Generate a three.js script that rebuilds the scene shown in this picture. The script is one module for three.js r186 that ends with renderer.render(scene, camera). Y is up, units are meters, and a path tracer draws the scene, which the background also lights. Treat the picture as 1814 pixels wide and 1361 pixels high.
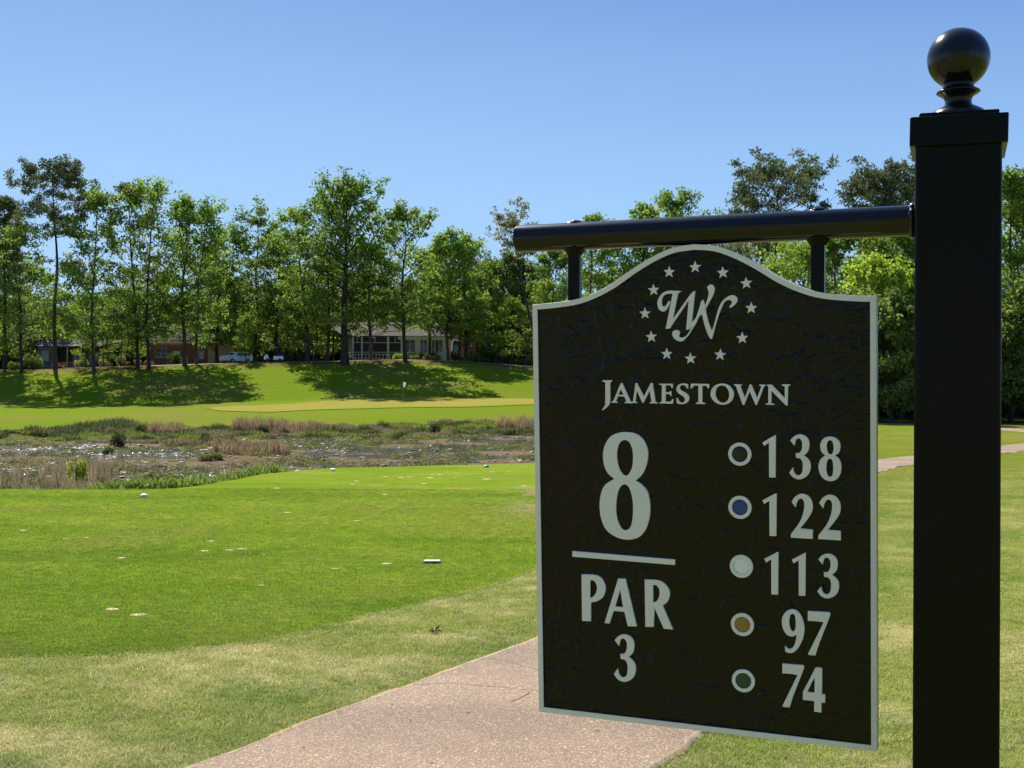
import * as THREE from 'three';
import { mergeGeometries } from 'three/addons/utils/BufferGeometryUtils.js';
import { RoundedBoxGeometry } from 'three/addons/geometries/RoundedBoxGeometry.js';

// ---------------------------------------------------------------- camera, sky, sun, exposure
const lerp = (a, b, t) => a + (b - a) * t, clamp = (x, a = 0, b = 1) => Math.min(b, Math.max(a, x));
const sstep = (a, b, x) => { const t = clamp((x - a) / (b - a)); return t * t * (3 - 2 * t); };
const h2 = (x, y) => { let n = (x * 374761393 + y * 668265263) | 0; n = Math.imul(n ^ (n >>> 13), 1274126177); return ((n ^ (n >>> 16)) >>> 0) / 4294967296; };
function noise(x, y) {
  const ix = Math.floor(x), iy = Math.floor(y), fx = x - ix, fy = y - iy, u = fx * fx * (3 - 2 * fx), v = fy * fy * (3 - 2 * fy);
  return lerp(lerp(h2(ix, iy), h2(ix + 1, iy), u), lerp(h2(ix, iy + 1), h2(ix + 1, iy + 1), u), v);
}
const fbm = (x, y, o = 4) => { let s = 0, a = 0.5, n = 0; for (let i = 0; i < o; i++) { s += a * noise(x, y); n += a; x = x * 2.03 + 17.1; y = y * 2.03 + 9.7; a *= 0.5; } return s / n; };
const scene = new THREE.Scene();
const camera = new THREE.PerspectiveCamera(35.92, 4 / 3, 0.1, 1500);
camera.position.set(0, 1.7, 0);
camera.rotation.set(0, 0, 0.0042);
const renderer = new THREE.WebGLRenderer({ antialias: true });
renderer.toneMapping = THREE.LinearToneMapping;
const EXPOSURE = 1.9;
renderer.toneMappingExposure = EXPOSURE;
renderer.shadowMap.enabled = true;
const SUN = new THREE.Vector3(-0.27, 0.73, -0.63).normalize();
{
  // clear spring sky: pale at the horizon, deeper blue overhead, brighter round the sun
  const W = 512, H = 256, data = new Float32Array(W * H * 4);
  const E = [-90, 0, 4, 9, 18, 35, 60, 90];
  const C = [[0.30, 0.36, 0.30], [0.43, 0.68, 0.98], [0.37, 0.61, 0.95], [0.29, 0.53, 0.885], [0.115, 0.275, 0.665], [0.07, 0.19, 0.52], [0.055, 0.15, 0.44], [0.05, 0.13, 0.4]];
  const d = new THREE.Vector3();
  for (let j = 0; j < H; j++) for (let i = 0; i < W; i++) {
    const el = ((j + 0.5) / H - 0.5) * Math.PI, az = ((i + 0.5) / W - 0.5) * 2 * Math.PI, deg = el * 180 / Math.PI;
    d.set(Math.cos(az) * Math.cos(el), Math.sin(el), Math.sin(az) * Math.cos(el));
    let k = 0; while (k < E.length - 2 && deg > E[k + 1]) k++;
    let t = Math.min(1, Math.max(0, (deg - E[k]) / (E[k + 1] - E[k])));
    const wisp = 1 + 0.05 * (fbm(az * 4 + el * 6, el * 22, 4) - 0.5) * Math.min(1, Math.max(0, deg / 8));
    const g = deg > 0 ? Math.exp(-Math.acos(Math.min(1, d.dot(SUN))) * 180 / Math.PI / 25) : 0;
    const G = [0.45, 0.54, 0.58];
    for (let c = 0; c < 3; c++) data[(j * W + i) * 4 + c] = (C[k][c] + (C[k + 1][c] - C[k][c]) * t + G[c] * g) * wisp / EXPOSURE;
    data[(j * W + i) * 4 + 3] = 1;
  }
  const tex = new THREE.DataTexture(data, W, H, THREE.RGBAFormat, THREE.FloatType);
  tex.mapping = THREE.EquirectangularReflectionMapping; tex.magFilter = tex.minFilter = THREE.LinearFilter; tex.needsUpdate = true;
  scene.background = tex; scene.environment = tex;
}
const sun = new THREE.DirectionalLight(new THREE.Color().setRGB(1, 0.95, 0.84), 5);
sun.position.copy(SUN).multiplyScalar(300).add(new THREE.Vector3(0, 0, -90)); sun.target.position.set(0, 0, -90);
sun.castShadow = true; sun.shadow.mapSize.set(4096, 4096);
Object.assign(sun.shadow.camera, { left: -140, right: 140, top: 140, bottom: -140, near: 1, far: 700 });
scene.add(sun, sun.target);

// ---------------------------------------------------------------- small tools
let seedState = 7;
const rnd = () => { seedState = (seedState * 1664525 + 1013904223) >>> 0; return seedState / 4294967296; };
const reseed = (s) => { seedState = (s * 2654435761 + 12345) >>> 0; rnd(); rnd(); };
const rr = (a, b) => a + (b - a) * rnd();
// periodic noise for tiling textures
function pnoise(x, y, p) {
  const ix = Math.floor(x), iy = Math.floor(y), fx = x - ix, fy = y - iy, u = fx * fx * (3 - 2 * fx), v = fy * fy * (3 - 2 * fy), m = (k) => ((k % p) + p) % p;
  return lerp(lerp(h2(m(ix), m(iy)), h2(m(ix + 1), m(iy)), u), lerp(h2(m(ix), m(iy + 1)), h2(m(ix + 1), m(iy + 1)), u), v);
}
const pfbm = (u, v, p, o = 4) => { let s = 0, a = 0.5, n = 0; for (let i = 0; i < o; i++) { s += a * pnoise(u * p, v * p, p); n += a; p *= 2; a *= 0.5; } return s / n; };
function table(xs, ys, x) { if (x <= xs[0]) return ys[0]; for (let i = 1; i < xs.length; i++) if (x <= xs[i]) return lerp(ys[i - 1], ys[i], (x - xs[i - 1]) / (xs[i] - xs[i - 1])); return ys[ys.length - 1]; }
const mixc = (a, b, t) => [lerp(a[0], b[0], t), lerp(a[1], b[1], t), lerp(a[2], b[2], t)];
const col = (r, g, b) => new THREE.Color().setRGB(r, g, b);

const used = new Map();
function numbered(name) { const n = used.get(name) ?? 0; used.set(name, n + 1); return n ? `${name}_${String(n).padStart(3, '0')}` : name; }
function tag(o, label, category, group, kind) {
  o.userData = { ...o.userData, ...(label && { label }), ...(category && { category }), ...(group && { group }), ...(kind && { kind }) };
  return o;
}
function mesh(name, geometry, material, parent = scene) {
  const m = new THREE.Mesh(geometry, material); m.name = parent === scene ? numbered(name) : name;
  m.castShadow = m.receiveShadow = true; parent.add(m); return m;
}
function thing(name, x, y, z, turn, label, category, group) {
  const o = new THREE.Group(); o.name = numbered(name); o.position.set(x, y, z); o.rotation.y = turn; scene.add(o);
  return tag(o, label, category, group);
}
const structure = (o) => tag(o, null, null, null, 'structure');
function instanced(name, geometry, material, list, parent = scene) {   // list of {m: Matrix4, c: [r,g,b]}
  const im = new THREE.InstancedMesh(geometry, material, list.length); im.name = parent === scene ? numbered(name) : name;
  const c = new THREE.Color();
  list.forEach((e, i) => { im.setMatrixAt(i, e.m); im.setColorAt(i, c.setRGB(...e.c)); });
  im.castShadow = im.receiveShadow = true; parent.add(im); im.userData.kind = 'stuff'; return im;
}
class Build {   // collects triangles with vertex colours
  constructor() { this.p = []; this.c = []; this.i = []; this.u = []; }
  v(x, y, z, c, u = 0, w = 0) { this.p.push(x, y, z); if (c) this.c.push(c[0], c[1], c[2]); this.u.push(u, w); return this.p.length / 3 - 1; }
  t(a, b, c) { this.i.push(a, b, c); }
  q(a, b, c, d) { this.i.push(a, b, c, a, c, d); }
  tube(pts, rad, sides, c) {   // pts: [[x,y,z]], rad: [r]
    let prev = null; const up = new THREE.Vector3(), dir = new THREE.Vector3(), s = new THREE.Vector3(), w = new THREE.Vector3();
    for (let k = 0; k < pts.length; k++) {
      const a = pts[Math.max(0, k - 1)], b = pts[Math.min(pts.length - 1, k + 1)];
      dir.set(b[0] - a[0], b[1] - a[1], b[2] - a[2]).normalize();
      up.set(Math.abs(dir.x) < 0.9 ? 1 : 0, 0, Math.abs(dir.x) < 0.9 ? 0 : 1);
      s.crossVectors(dir, up).normalize(); w.crossVectors(s, dir);
      const ring = [];
      for (let j = 0; j < sides; j++) {
        const t = j / sides * 2 * Math.PI, x = Math.cos(t) * rad[k], y = Math.sin(t) * rad[k];
        ring.push(this.v(pts[k][0] + s.x * x + w.x * y, pts[k][1] + s.y * x + w.y * y, pts[k][2] + s.z * x + w.z * y, c));
      }
      if (prev) for (let j = 0; j < sides; j++) this.q(prev[j], prev[(j + 1) % sides], ring[(j + 1) % sides], ring[j]);
      prev = ring;
    }
  }
  leaf(x, y, z, len, wid, c, droop = 0) {   // one bent leaf facing a random way
    const a = rnd() * 6.2832, e = (rnd() - 0.5) * 2.2 - droop, ce = Math.cos(e), dx = Math.cos(a) * ce, dy = Math.sin(e), dz = Math.sin(a) * ce;
    let sx = -Math.sin(a), sy = 0, sz = Math.cos(a); const tw = (rnd() - 0.5) * 2.4, cw = Math.cos(tw), sw = Math.sin(tw);
    const nx = dy * sz - dz * sy, ny = dz * sx - dx * sz, nz = dx * sy - dy * sx;
    sx = sx * cw + nx * sw; sy = sy * cw + ny * sw; sz = sz * cw + nz * sw;
    const i0 = this.v(x, y, z, c), i1 = this.v(x + dx * len * 0.5 + sx * wid, y + dy * len * 0.5 + sy * wid, z + dz * len * 0.5 + sz * wid, c);
    const i2 = this.v(x + dx * len, y + dy * len - len * 0.12, z + dz * len, c), i3 = this.v(x + dx * len * 0.5 - sx * wid, y + dy * len * 0.5 - sy * wid, z + dz * len * 0.5 - sz * wid, c);
    this.q(i0, i1, i2, i3);
  }
  geometry(normals = false) {
    const g = new THREE.BufferGeometry();
    g.setAttribute('position', new THREE.Float32BufferAttribute(this.p, 3));
    if (this.c.length) g.setAttribute('color', new THREE.Float32BufferAttribute(this.c, 3));
    g.setAttribute('uv', new THREE.Float32BufferAttribute(this.u, 2));
    g.setIndex(this.i); if (normals) g.computeVertexNormals();
    return g;
  }
}
function texture(n, fn, srgb, repeat) {   // fn(u, v) -> [r, g, b] 0..1
  const data = new Uint8Array(n * n * 4);
  for (let j = 0; j < n; j++) for (let i = 0; i < n; i++) { const c = fn(i / n, j / n, i, j), o = (j * n + i) * 4; data[o] = clamp(c[0]) * 255; data[o + 1] = clamp(c[1]) * 255; data[o + 2] = clamp(c[2]) * 255; data[o + 3] = 255; }
  const t = new THREE.DataTexture(data, n, n); t.wrapS = t.wrapT = THREE.RepeatWrapping; t.magFilter = THREE.LinearFilter; t.minFilter = THREE.LinearMipmapLinearFilter; t.generateMipmaps = true;
  if (srgb) t.colorSpace = THREE.SRGBColorSpace; if (repeat) t.repeat.set(repeat, repeat); t.needsUpdate = true; return t;
}

// ---------------------------------------------------------------- textures
// short turf seen from above: many small blades of slightly different tone (linear multiplier about 0.75)
function bladeTexture(n, count, len, spread, seed) {
  reseed(seed); const buf = new Float32Array(n * n).fill(0.5);
  for (let k = 0; k < count; k++) {
    const x0 = rnd() * n, y0 = rnd() * n, a = rnd() * 6.2832, l = len * rr(0.5, 1.3), val = clamp(0.72 + (rnd() - 0.5) * spread + (rnd() < 0.1 ? 0.2 : 0));
    for (let s = 0; s < l; s++) { const x = Math.floor(x0 + Math.cos(a) * s + n) % n, y = Math.floor(y0 + Math.sin(a) * s + n) % n; buf[y * n + x] = lerp(val * 0.75, val, s / l); }
  }
  return buf;
}
const blades = bladeTexture(1024, 150000, 13, 0.6, 3);
const grassMap = texture(1024, (u, v, i, j) => { const b = blades[j * 1024 + i], m = lerp(0.86, 1.1, pfbm(u, v, 6, 4)); const k = b * m; return [k * 1.03, k, k * lerp(0.9, 0.7, b)]; });
const grassBump = texture(1024, (u, v, i, j) => { const b = blades[j * 1024 + i]; return [b, b, b]; });
// exposed aggregate concrete: pebbles of cream, pink and brown in a sandy binder
const pathMap = (() => {
  const n = 1024; reseed(11); const buf = new Float32Array(n * n * 4);
  for (let j = 0; j < n; j++) for (let i = 0; i < n; i++) { const m = 0.6 * pfbm(i / n, j / n, 8, 5) + 0.4 * pfbm(i / n + 0.3, j / n, 2, 3), o = (j * n + i) * 4; buf[o] = 0.33 * lerp(0.8, 1.15, m); buf[o + 1] = 0.245 * lerp(0.8, 1.15, m); buf[o + 2] = 0.185 * lerp(0.8, 1.15, m); buf[o + 3] = 0.3; }
  const tones = [[0.62, 0.52, 0.40], [0.50, 0.37, 0.28], [0.43, 0.30, 0.25], [0.26, 0.19, 0.15], [0.74, 0.67, 0.54], [0.38, 0.31, 0.25], [0.33, 0.25, 0.21]];
  for (let k = 0; k < 32000; k++) {
    const cx = rnd() * n, cy = rnd() * n, r = rr(1.3, 4.0) * (rnd() < 0.1 ? 1.35 : 1), e = rr(0.6, 1), a = rnd() * 3.14, t = tones[Math.floor(rnd() * rnd() * 1.35 * tones.length) % tones.length], s = rr(0.82, 1.1), ca = Math.cos(a), sa = Math.sin(a);
    for (let y = -Math.ceil(r); y <= r; y++) for (let x = -Math.ceil(r); x <= r; x++) {
      const px = x * ca + y * sa, py = (-x * sa + y * ca) / e, q = (px * px + py * py) / (r * r); if (q > 1) continue;
      const o = (((Math.floor(cy + y) + n) % n) * n + (Math.floor(cx + x) + n) % n) * 4;
      for (let c = 0; c < 3; c++) buf[o + c] = t[c] * s; buf[o + 3] = 0.45 + 0.55 * Math.sqrt(1 - q);
    }
  }
  const enc = (x) => (x <= 0.0031308 ? 12.92 * x : 1.055 * Math.pow(x, 1 / 2.4) - 0.055);
  return { map: texture(n, (u, v, i, j) => { const o = (j * n + i) * 4, st = lerp(0.84, 1.1, sstep(0.3, 0.7, pfbm(u, v, 3, 4))); return [enc(buf[o] * st), enc(buf[o + 1] * st), enc(buf[o + 2] * st)]; }, true, 0.667), bump: texture(n, (u, v, i, j) => { const b = buf[(j * n + i) * 4 + 3]; return [b, b, b]; }, false, 0.667) };
})();
// carved grain of the sign panel: long wind-blown ridges, broken up
const panelBump = texture(1024, (u, v) => {
  const wx = pfbm(u, v, 4, 4) * 0.55, wy = pfbm(u + 0.37, v + 0.11, 4, 4) * 0.5;
  const a = pfbm(u + wx * 0.2, v + wy * 0.2, 7, 3), r1 = 1 - Math.abs(2 * pnoise(u * 36 + wy * 5, v * 108 - u * 36 + wx * 16, 36) - 1), r2 = pfbm(u + wx * 0.1, v + wy * 0.1, 60, 3);
  const h = 0.34 * r1 * sstep(0.4, 0.62, a) + 0.3 * r2 + 0.25 * sstep(0.5, 0.62, pfbm(u + 0.2, v + wx * 0.1, 26, 3)); return [h, h, h];
});
const panelRough = texture(512, (u, v) => { const m = pfbm(u, v, 9, 5); const k = lerp(0.1, 0.22, sstep(0.35, 0.7, m)); return [k, k, k]; });
const barkMap = texture(256, (u, v) => { const m = pfbm(u, v, 4, 3), r = 1 - Math.abs(2 * pnoise(u * 22, v * 5 + m * 2, 22) - 1), k = lerp(0.35, 0.85, r * 0.6 + m * 0.4); return [k, k * 0.94, k * 0.88]; });
const clodMap = texture(512, (u, v) => { const a = pfbm(u, v, 10, 5), b = pfbm(u + 0.5, v, 40, 3), k = clamp(0.25 + 0.9 * (0.6 * a + 0.4 * b - 0.2)); return [k, k * 0.97, k * 0.93]; });
const paintMottle = texture(256, (u, v) => { const k = lerp(0.22, 0.4, pfbm(u, v, 16, 4)); return [k, k, k]; });

// ---------------------------------------------------------------- materials
const std = (c, roughness = 0.9, more = {}) => new THREE.MeshStandardMaterial({ color: col(...c), roughness, ...more });
const matt = (more) => new THREE.MeshPhysicalMaterial({ color: col(1, 1, 1), roughness: 1, specularIntensity: 0.02, ...more });
const M = {
  ground: matt({ map: grassMap, vertexColors: true, bumpMap: grassBump, bumpScale: 0.02 }),
  turf: matt({ map: grassMap, vertexColors: true, bumpMap: grassBump, bumpScale: 0.012 }),
  green: matt({ map: grassMap, vertexColors: true }),
  path: std([0.58, 0.505, 0.415], 0.85, { map: pathMap.map, bumpMap: pathMap.bump, bumpScale: 0.004 }),
  clay: std([1, 1, 1], 0.95, { vertexColors: true, bumpMap: clodMap, bumpScale: 0.006 }),
  blackPaint: new THREE.MeshPhysicalMaterial({ color: col(0.0035, 0.0035, 0.0042), roughness: 0.3, specularIntensity: 0.28, clearcoat: 0.06, clearcoatRoughness: 0.1 }),
  barPaint: new THREE.MeshPhysicalMaterial({ color: col(0.005, 0.005, 0.006), roughness: 0.2, specularIntensity: 0.55, clearcoat: 0.3, clearcoatRoughness: 0.12 }),
  panel: new THREE.MeshPhysicalMaterial({ color: col(0.006, 0.0052, 0.0045), roughness: 0.9, roughnessMap: panelRough, bumpMap: panelBump, bumpScale: 0.0034, specularIntensity: 0.55 }),
  letter: std([0.88, 0.82, 0.77], 0.45),
  blueDisc: std([0.03, 0.06, 0.26], 0.35), whiteDisc: std([0.95, 0.95, 0.93], 0.25), goldDisc: std([0.38, 0.21, 0.035], 0.4), greenDisc: std([0.012, 0.075, 0.03], 0.35), blackDisc: std([0.012, 0.011, 0.01], 0.3),
  leaf: new THREE.MeshPhysicalMaterial({ color: col(1, 1, 1), vertexColors: true, roughness: 0.96, transmission: 0.5, thickness: 0, side: THREE.DoubleSide, specularIntensity: 0.12 }),
  needle: new THREE.MeshPhysicalMaterial({ color: col(1, 1, 1), vertexColors: true, roughness: 0.96, transmission: 0.3, thickness: 0, side: THREE.DoubleSide, specularIntensity: 0.15 }),
  blade: new THREE.MeshPhysicalMaterial({ color: col(1, 1, 1), roughness: 0.96, transmission: 0.42, thickness: 0, side: THREE.DoubleSide, specularIntensity: 0.3 }),
  bark: std([0.105, 0.085, 0.066], 0.95, { map: barkMap, bumpMap: barkMap, bumpScale: 0.02 }),
  paleBark: std([0.17, 0.145, 0.115], 0.95, { map: barkMap, bumpMap: barkMap, bumpScale: 0.02 }),
  clod: std([1, 1, 1], 0.7), sand: std([0.52, 0.39, 0.22], 0.95, { bumpMap: clodMap, bumpScale: 0.004 }),
  white: std([0.78, 0.78, 0.76], 0.4), cream: std([0.52, 0.56, 0.38], 0.7), trim: std([0.62, 0.6, 0.5], 0.6), brick: std([0.2, 0.085, 0.048], 0.9), tan: std([0.42, 0.32, 0.2], 0.85), pinkBrick: std([0.28, 0.17, 0.14], 0.9), roof: std([0.075, 0.06, 0.055], 0.9),
  glass: new THREE.MeshPhysicalMaterial({ color: col(0.012, 0.016, 0.02), roughness: 0.08, clearcoat: 1 }), dark: std([0.02, 0.02, 0.022], 0.6), tyre: std([0.015, 0.015, 0.015], 0.8), metal: std([0.5, 0.5, 0.5], 0.35, { metalness: 0.8 }), carPaint: new THREE.MeshPhysicalMaterial({ color: col(0.75, 0.77, 0.8), roughness: 0.3, clearcoat: 1 }), teal: std([0.03, 0.28, 0.26], 0.4), plaque: std([0.27, 0.36, 0.39], 0.6),
};
M.panel.roughness = 1;

// ---------------------------------------------------------------- the lie of the land (x to the right, d metres ahead of the camera = -z)
const TEE_NEAR = [[-6.2, 7.1], [-3.15, 7.31], [-2.56, 7.37], [-2.11, 7.53], [-1.68, 7.74], [-1.36, 8.19], [-0.84, 8.96], [-0.26, 9.79], [0.21, 10.81], [1.0, 12.8], [1.9, 16.5], [2.4, 20], [2.3, 24]];
const TEE_FAR = [[-10.5, 18.7], [-8.1, 18.76], [-6.74, 18.72], [-5.54, 18.88], [-5.19, 19.42], [-4.93, 20.44], [-4.63, 22.2], [-4.2, 23.1], [-3.48, 23.83], [-1.82, 24.43], [0.47, 25.44], [1.6, 25.7], [2.3, 25.0]];
const teeEdge = (x) => table([-60, -8.1, -5.6, -5.19, -4.93, -4.63, -3.48, -1.82, 0.47, 8], [18.3, 18.76, 18.9, 19.42, 20.44, 22.2, 23.83, 24.43, 25.44, 29], x);
const marshEdge = (x) => table([-70, -46, -33.2, -31.4, -29.5, -25, -20, -11, -5, 1.85, 20], [62, 70, 77, 83, 88, 87.5, 87.5, 94.5, 99, 101.5, 104], x) + 1.6 * (noise(x * 0.35, 3.3) - 0.5);
const hFront = (x) => table([-60, -40, -30, -23, -19, -10, 2, 30], [-1.4, -1.25, -0.95, -0.98, -0.8, -0.5, -0.28, -0.2], x);
const hBack = (x) => table([-60, -42, -26, -20, -12, 2, 30], [-0.9, -0.62, -0.33, -0.04, 0.2, 0.1, 0.1], x);
const hCrest = (x) => table([-90, -66, -49, -37, -22, -15, -8, -2, 3, 30], [2.9, 3.1, 3.78, 4.12, 4.5, 4.7, 4.6, 4.2, 3.8, 3.4], x);
const PATH = [[-9.5, -9], [-6.8, -5], [-4.6, -1.7], [-2.75, 1.2], [-1.55, 3.2], [-0.37, 5.26], [0.29, 6.37], [1.2, 8.0], [2.3, 11], [3.85, 16], [5.6, 21.2], [7.75, 25.4], [9.1, 26.9], [12.5, 30.9], [15.3, 34.2], [17.6, 37.4], [19.0, 41], [19.6, 44.2], [19.2, 47.8], [17.8, 51.2], [15, 54], [9, 56.8]];
const PATH_W = 0.87;
function pathDistance(x, d) {
  let best = 1e9;
  for (let i = 1; i < PATH.length; i++) {
    const [ax, ad] = PATH[i - 1], [bx, bd] = PATH[i], ux = bx - ax, ud = bd - ad, t = clamp(((x - ax) * ux + (d - ad) * ud) / (ux * ux + ud * ud));
    best = Math.min(best, Math.hypot(x - ax - ux * t, d - ad - ud * t));
  }
  return best - PATH_W;
}
const ditchLine = (x) => table([-40, -23, -20.5, -20, -17, -9, 0, 5], [50.5, 53.4, 56.2, 62.2, 62.8, 63.5, 66, 67], x) + 1.2 * (noise(x * 0.8, 8.8) - 0.5);
function height(x, d) {
  const w = sstep(0, 0.1 * d, x - (1 + 0.12 * d));           // the right hand side stays a level lawn
  const bump = 0.25 * (fbm(x * 0.06 + 5, d * 0.06, 3) - 0.5);
  let h = 0;
  const dt = teeEdge(x);
  if (d > dt) {
    const dm = marshEdge(x), bed = -2 + 0.16 * (fbm(x * 0.3, d * 0.3, 3) - 0.5);
    if (d < dt + 13) h = lerp(0, bed, sstep(-1.5, 12, d - dt) * 1.0);
    else if (d < dm) h = lerp(bed, -1.62, sstep(dm - 7, dm, d));
    else if (d < 117) h = lerp(-1.62, hFront(x), Math.pow((d - dm) / (117 - dm), 0.9));
    else if (d < 131) h = lerp(hFront(x), hBack(x), (d - 117) / 14);
    else if (d < 152) { const t = (d - 131) / 21; h = lerp(hBack(x), hCrest(x), t * (1.25 - 0.25 * t) * lerp(0.8, 1, t)); }
    else h = hCrest(x) + 0.5 * (1 - Math.exp(-(d - 152) / 14));
    if (d < dm) h -= 0.4 * (1 - sstep(0.15, 0.7, Math.abs(d - ditchLine(x)))) * sstep(dt + 13, dt + 16, d);
    h += bump * sstep(0, 30, d - dm) * (1 - sstep(112, 118, d) * (1 - sstep(130, 136, d)));
    if (w > 0) h = lerp(h, 0.0, w);
  }
  if (d < -2 || (d > 60 && w > 0)) h += w * 0.3 * (fbm(x * 0.05, d * 0.05, 2) - 0.5);
  return h;
}
// what grows or lies there: a colour in linear light (the blade texture multiplies it by about 0.72)
const K = 1 / 0.62;
const STRAW = [0.37, 0.34, 0.165], OLIVE = [0.205, 0.235, 0.056], LUSH = [0.09, 0.17, 0.018], LAWN = [0.125, 0.19, 0.012], LAWN2 = [0.16, 0.168, 0.034];
function roughColour(x, d) {
  // patches are drawn out across the view as the mower left them
  const a = fbm(x * 1.1 + 3, d * 2.3 + x * 0.7, 4), b = fbm(x * 4.1, d * 6.4 + 7, 3), c = fbm(x * 0.8 + 31, d * 1.7 + 12, 3);
  let k = mixc(OLIVE, STRAW, sstep(0.44, 0.72, a * 0.62 + b * 0.38));
  k = mixc(k, LUSH, sstep(0.58, 0.7, c * 0.75 + b * 0.25) * 0.7);
  const near = 1 - sstep(0.05, 0.6, Math.abs(pathDistance(x, d)));
  return mixc(k, [0.12, 0.17, 0.03], near * 0.4);
}
function lawnColour(x, d) {
  const a = fbm(x * 0.12, d * 0.16, 4), b = fbm(x * 0.5 + 9, d * 0.7, 3);
  return mixc(LAWN, LAWN2, sstep(0.4, 0.65, a * 0.75 + b * 0.25));
}
// pale patches of the pond bed: sun glints on wet mud, painted in
const GLINTS = [[-9.8, 79, 1.8, 4], [-18.6, 81, 1.3, 3.5], [-18.6, 63, 3.2, 3.5], [-11.6, 66, 2.2, 3.5], [-21, 50, 4.5, 4.5], [-12.5, 46, 3.2, 3.5], [-24.5, 66, 3, 4]];
const glintMask = (x, d) => { let m = 0; for (const [a, b, r, s] of GLINTS) m = Math.max(m, Math.exp(-(((x - a) / r) ** 2 + ((d - b) / s) ** 2))); return m * sstep(0.3, 0.55, fbm(x * 0.9, d * 0.6, 3)); };
function groundColour(x, d) {
  const dt = teeEdge(x), dm = marshEdge(x), w = sstep(0, 0.08 * d, x - (1 + 0.13 * d));
  if (d < dt + 1 || w > 0.5) {
    let k = roughColour(x, d);
    const far = sstep(13, 26, d); k = mixc(k, mixc([0.15, 0.2, 0.02], [0.19, 0.2, 0.045], sstep(0.45, 0.6, fbm(x * 0.4, d * 0.5, 3))), far * 0.85);
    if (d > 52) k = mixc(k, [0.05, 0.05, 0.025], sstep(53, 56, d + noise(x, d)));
    return k;
  }
  if (d < dm) {
    const a = fbm(x * 0.55, d * 0.3, 4), b = fbm(x * 2.2 + 5, d * 1.1, 3), g = fbm(x * 0.3 + 40, d * 0.3 + 4, 4);
    let k = mixc([0.1, 0.078, 0.058], [0.2, 0.158, 0.122], b);
    k = mixc(k, [0.3, 0.255, 0.225], glintMask(x, d) * 0.85);  // sun glints put into the bed colour as paler mud
    k = mixc(k, [0.09, 0.105, 0.03], sstep(0.52, 0.6, g) * 0.75 * sstep(50, 62, d));
    k = mixc(k, [0.06, 0.05, 0.04], (1 - sstep(0.3, 1.1, Math.abs(d - ditchLine(x) + 0.3))) * 0.95);
    k = mixc(k, [0.1, 0.12, 0.03], sstep(dm - 14, dm - 8, d) * 0.8);
    if (d < dt + 12) k = mixc(k, [0.11, 0.13, 0.03], 1 - sstep(dt + 6, dt + 12, d));
    return k;
  }
  let k = lawnColour(x, d);
  if (d > 149) k = mixc(k, mixc([0.15, 0.095, 0.05], [0.10, 0.085, 0.04], noise(x * 0.6, d * 0.6)), sstep(150, 154, d + 2.5 * noise(x * 0.4, d * 0.4)));
  return k;
}
function linesOf(parts) { const out = []; for (const [a, b, s] of parts) for (let v = a; v < b - s * 0.5; v += s) out.push(v); out.push(parts[parts.length - 1][1]); return out; }
{
  const xs = linesOf([[-700, -140, 70], [-140, -72, 4], [-72, -46, 1], [-46, -8, 0.5], [-8, 8, 0.13], [8, 26, 0.4], [26, 46, 1], [46, 140, 5], [140, 700, 70]]);
  const ds = linesOf([[-300, -30, 45], [-30, 2.4, 3], [2.4, 13, 0.13], [13, 30, 0.25], [30, 106, 0.45], [106, 160, 0.8], [160, 240, 6], [240, 800, 80]]);
  const b = new Build();
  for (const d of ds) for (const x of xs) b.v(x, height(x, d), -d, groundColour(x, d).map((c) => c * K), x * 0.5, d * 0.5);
  const n = xs.length;
  for (let j = 0; j + 1 < ds.length; j++) for (let i = 0; i + 1 < n; i++) b.q(j * n + i, j * n + i + 1, (j + 1) * n + i + 1, (j + 1) * n + i);
  structure(mesh('ground', b.geometry(true), M.ground));
}
// a sheet ruled between two edge curves, following the land
function ruled(near, far, nu, nv, lift, colour, uvScale, wobble = 0) {
  const c1 = new THREE.CatmullRomCurve3(near.map(([x, d]) => new THREE.Vector3(x, 0, d)), false, 'centripetal'), c2 = new THREE.CatmullRomCurve3(far.map(([x, d]) => new THREE.Vector3(x, 0, d)), false, 'centripetal');
  const b = new Build(), p1 = c1.getPoints(nu), p2 = c2.getPoints(nu);
  for (let j = 0; j <= nv; j++) for (let i = 0; i <= nu; i++) {
    const t = j / nv, k = wobble * (1 - t) * (1 - t) ** 6 * (noise(i * 0.9, 5) - 0.5), x = lerp(p1[i].x, p2[i].x, t), d = lerp(p1[i].z, p2[i].z, t) + k;
    b.v(x, height(x, d) + lift, -d, colour(x, d, t, i / nu), x * uvScale, d * uvScale);
  }
  const n = nu + 1;
  for (let j = 0; j < nv; j++) for (let i = 0; i < nu; i++) b.q(j * n + i, j * n + i + 1, (j + 1) * n + i + 1, (j + 1) * n + i);
  return b.geometry(true);
}
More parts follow.
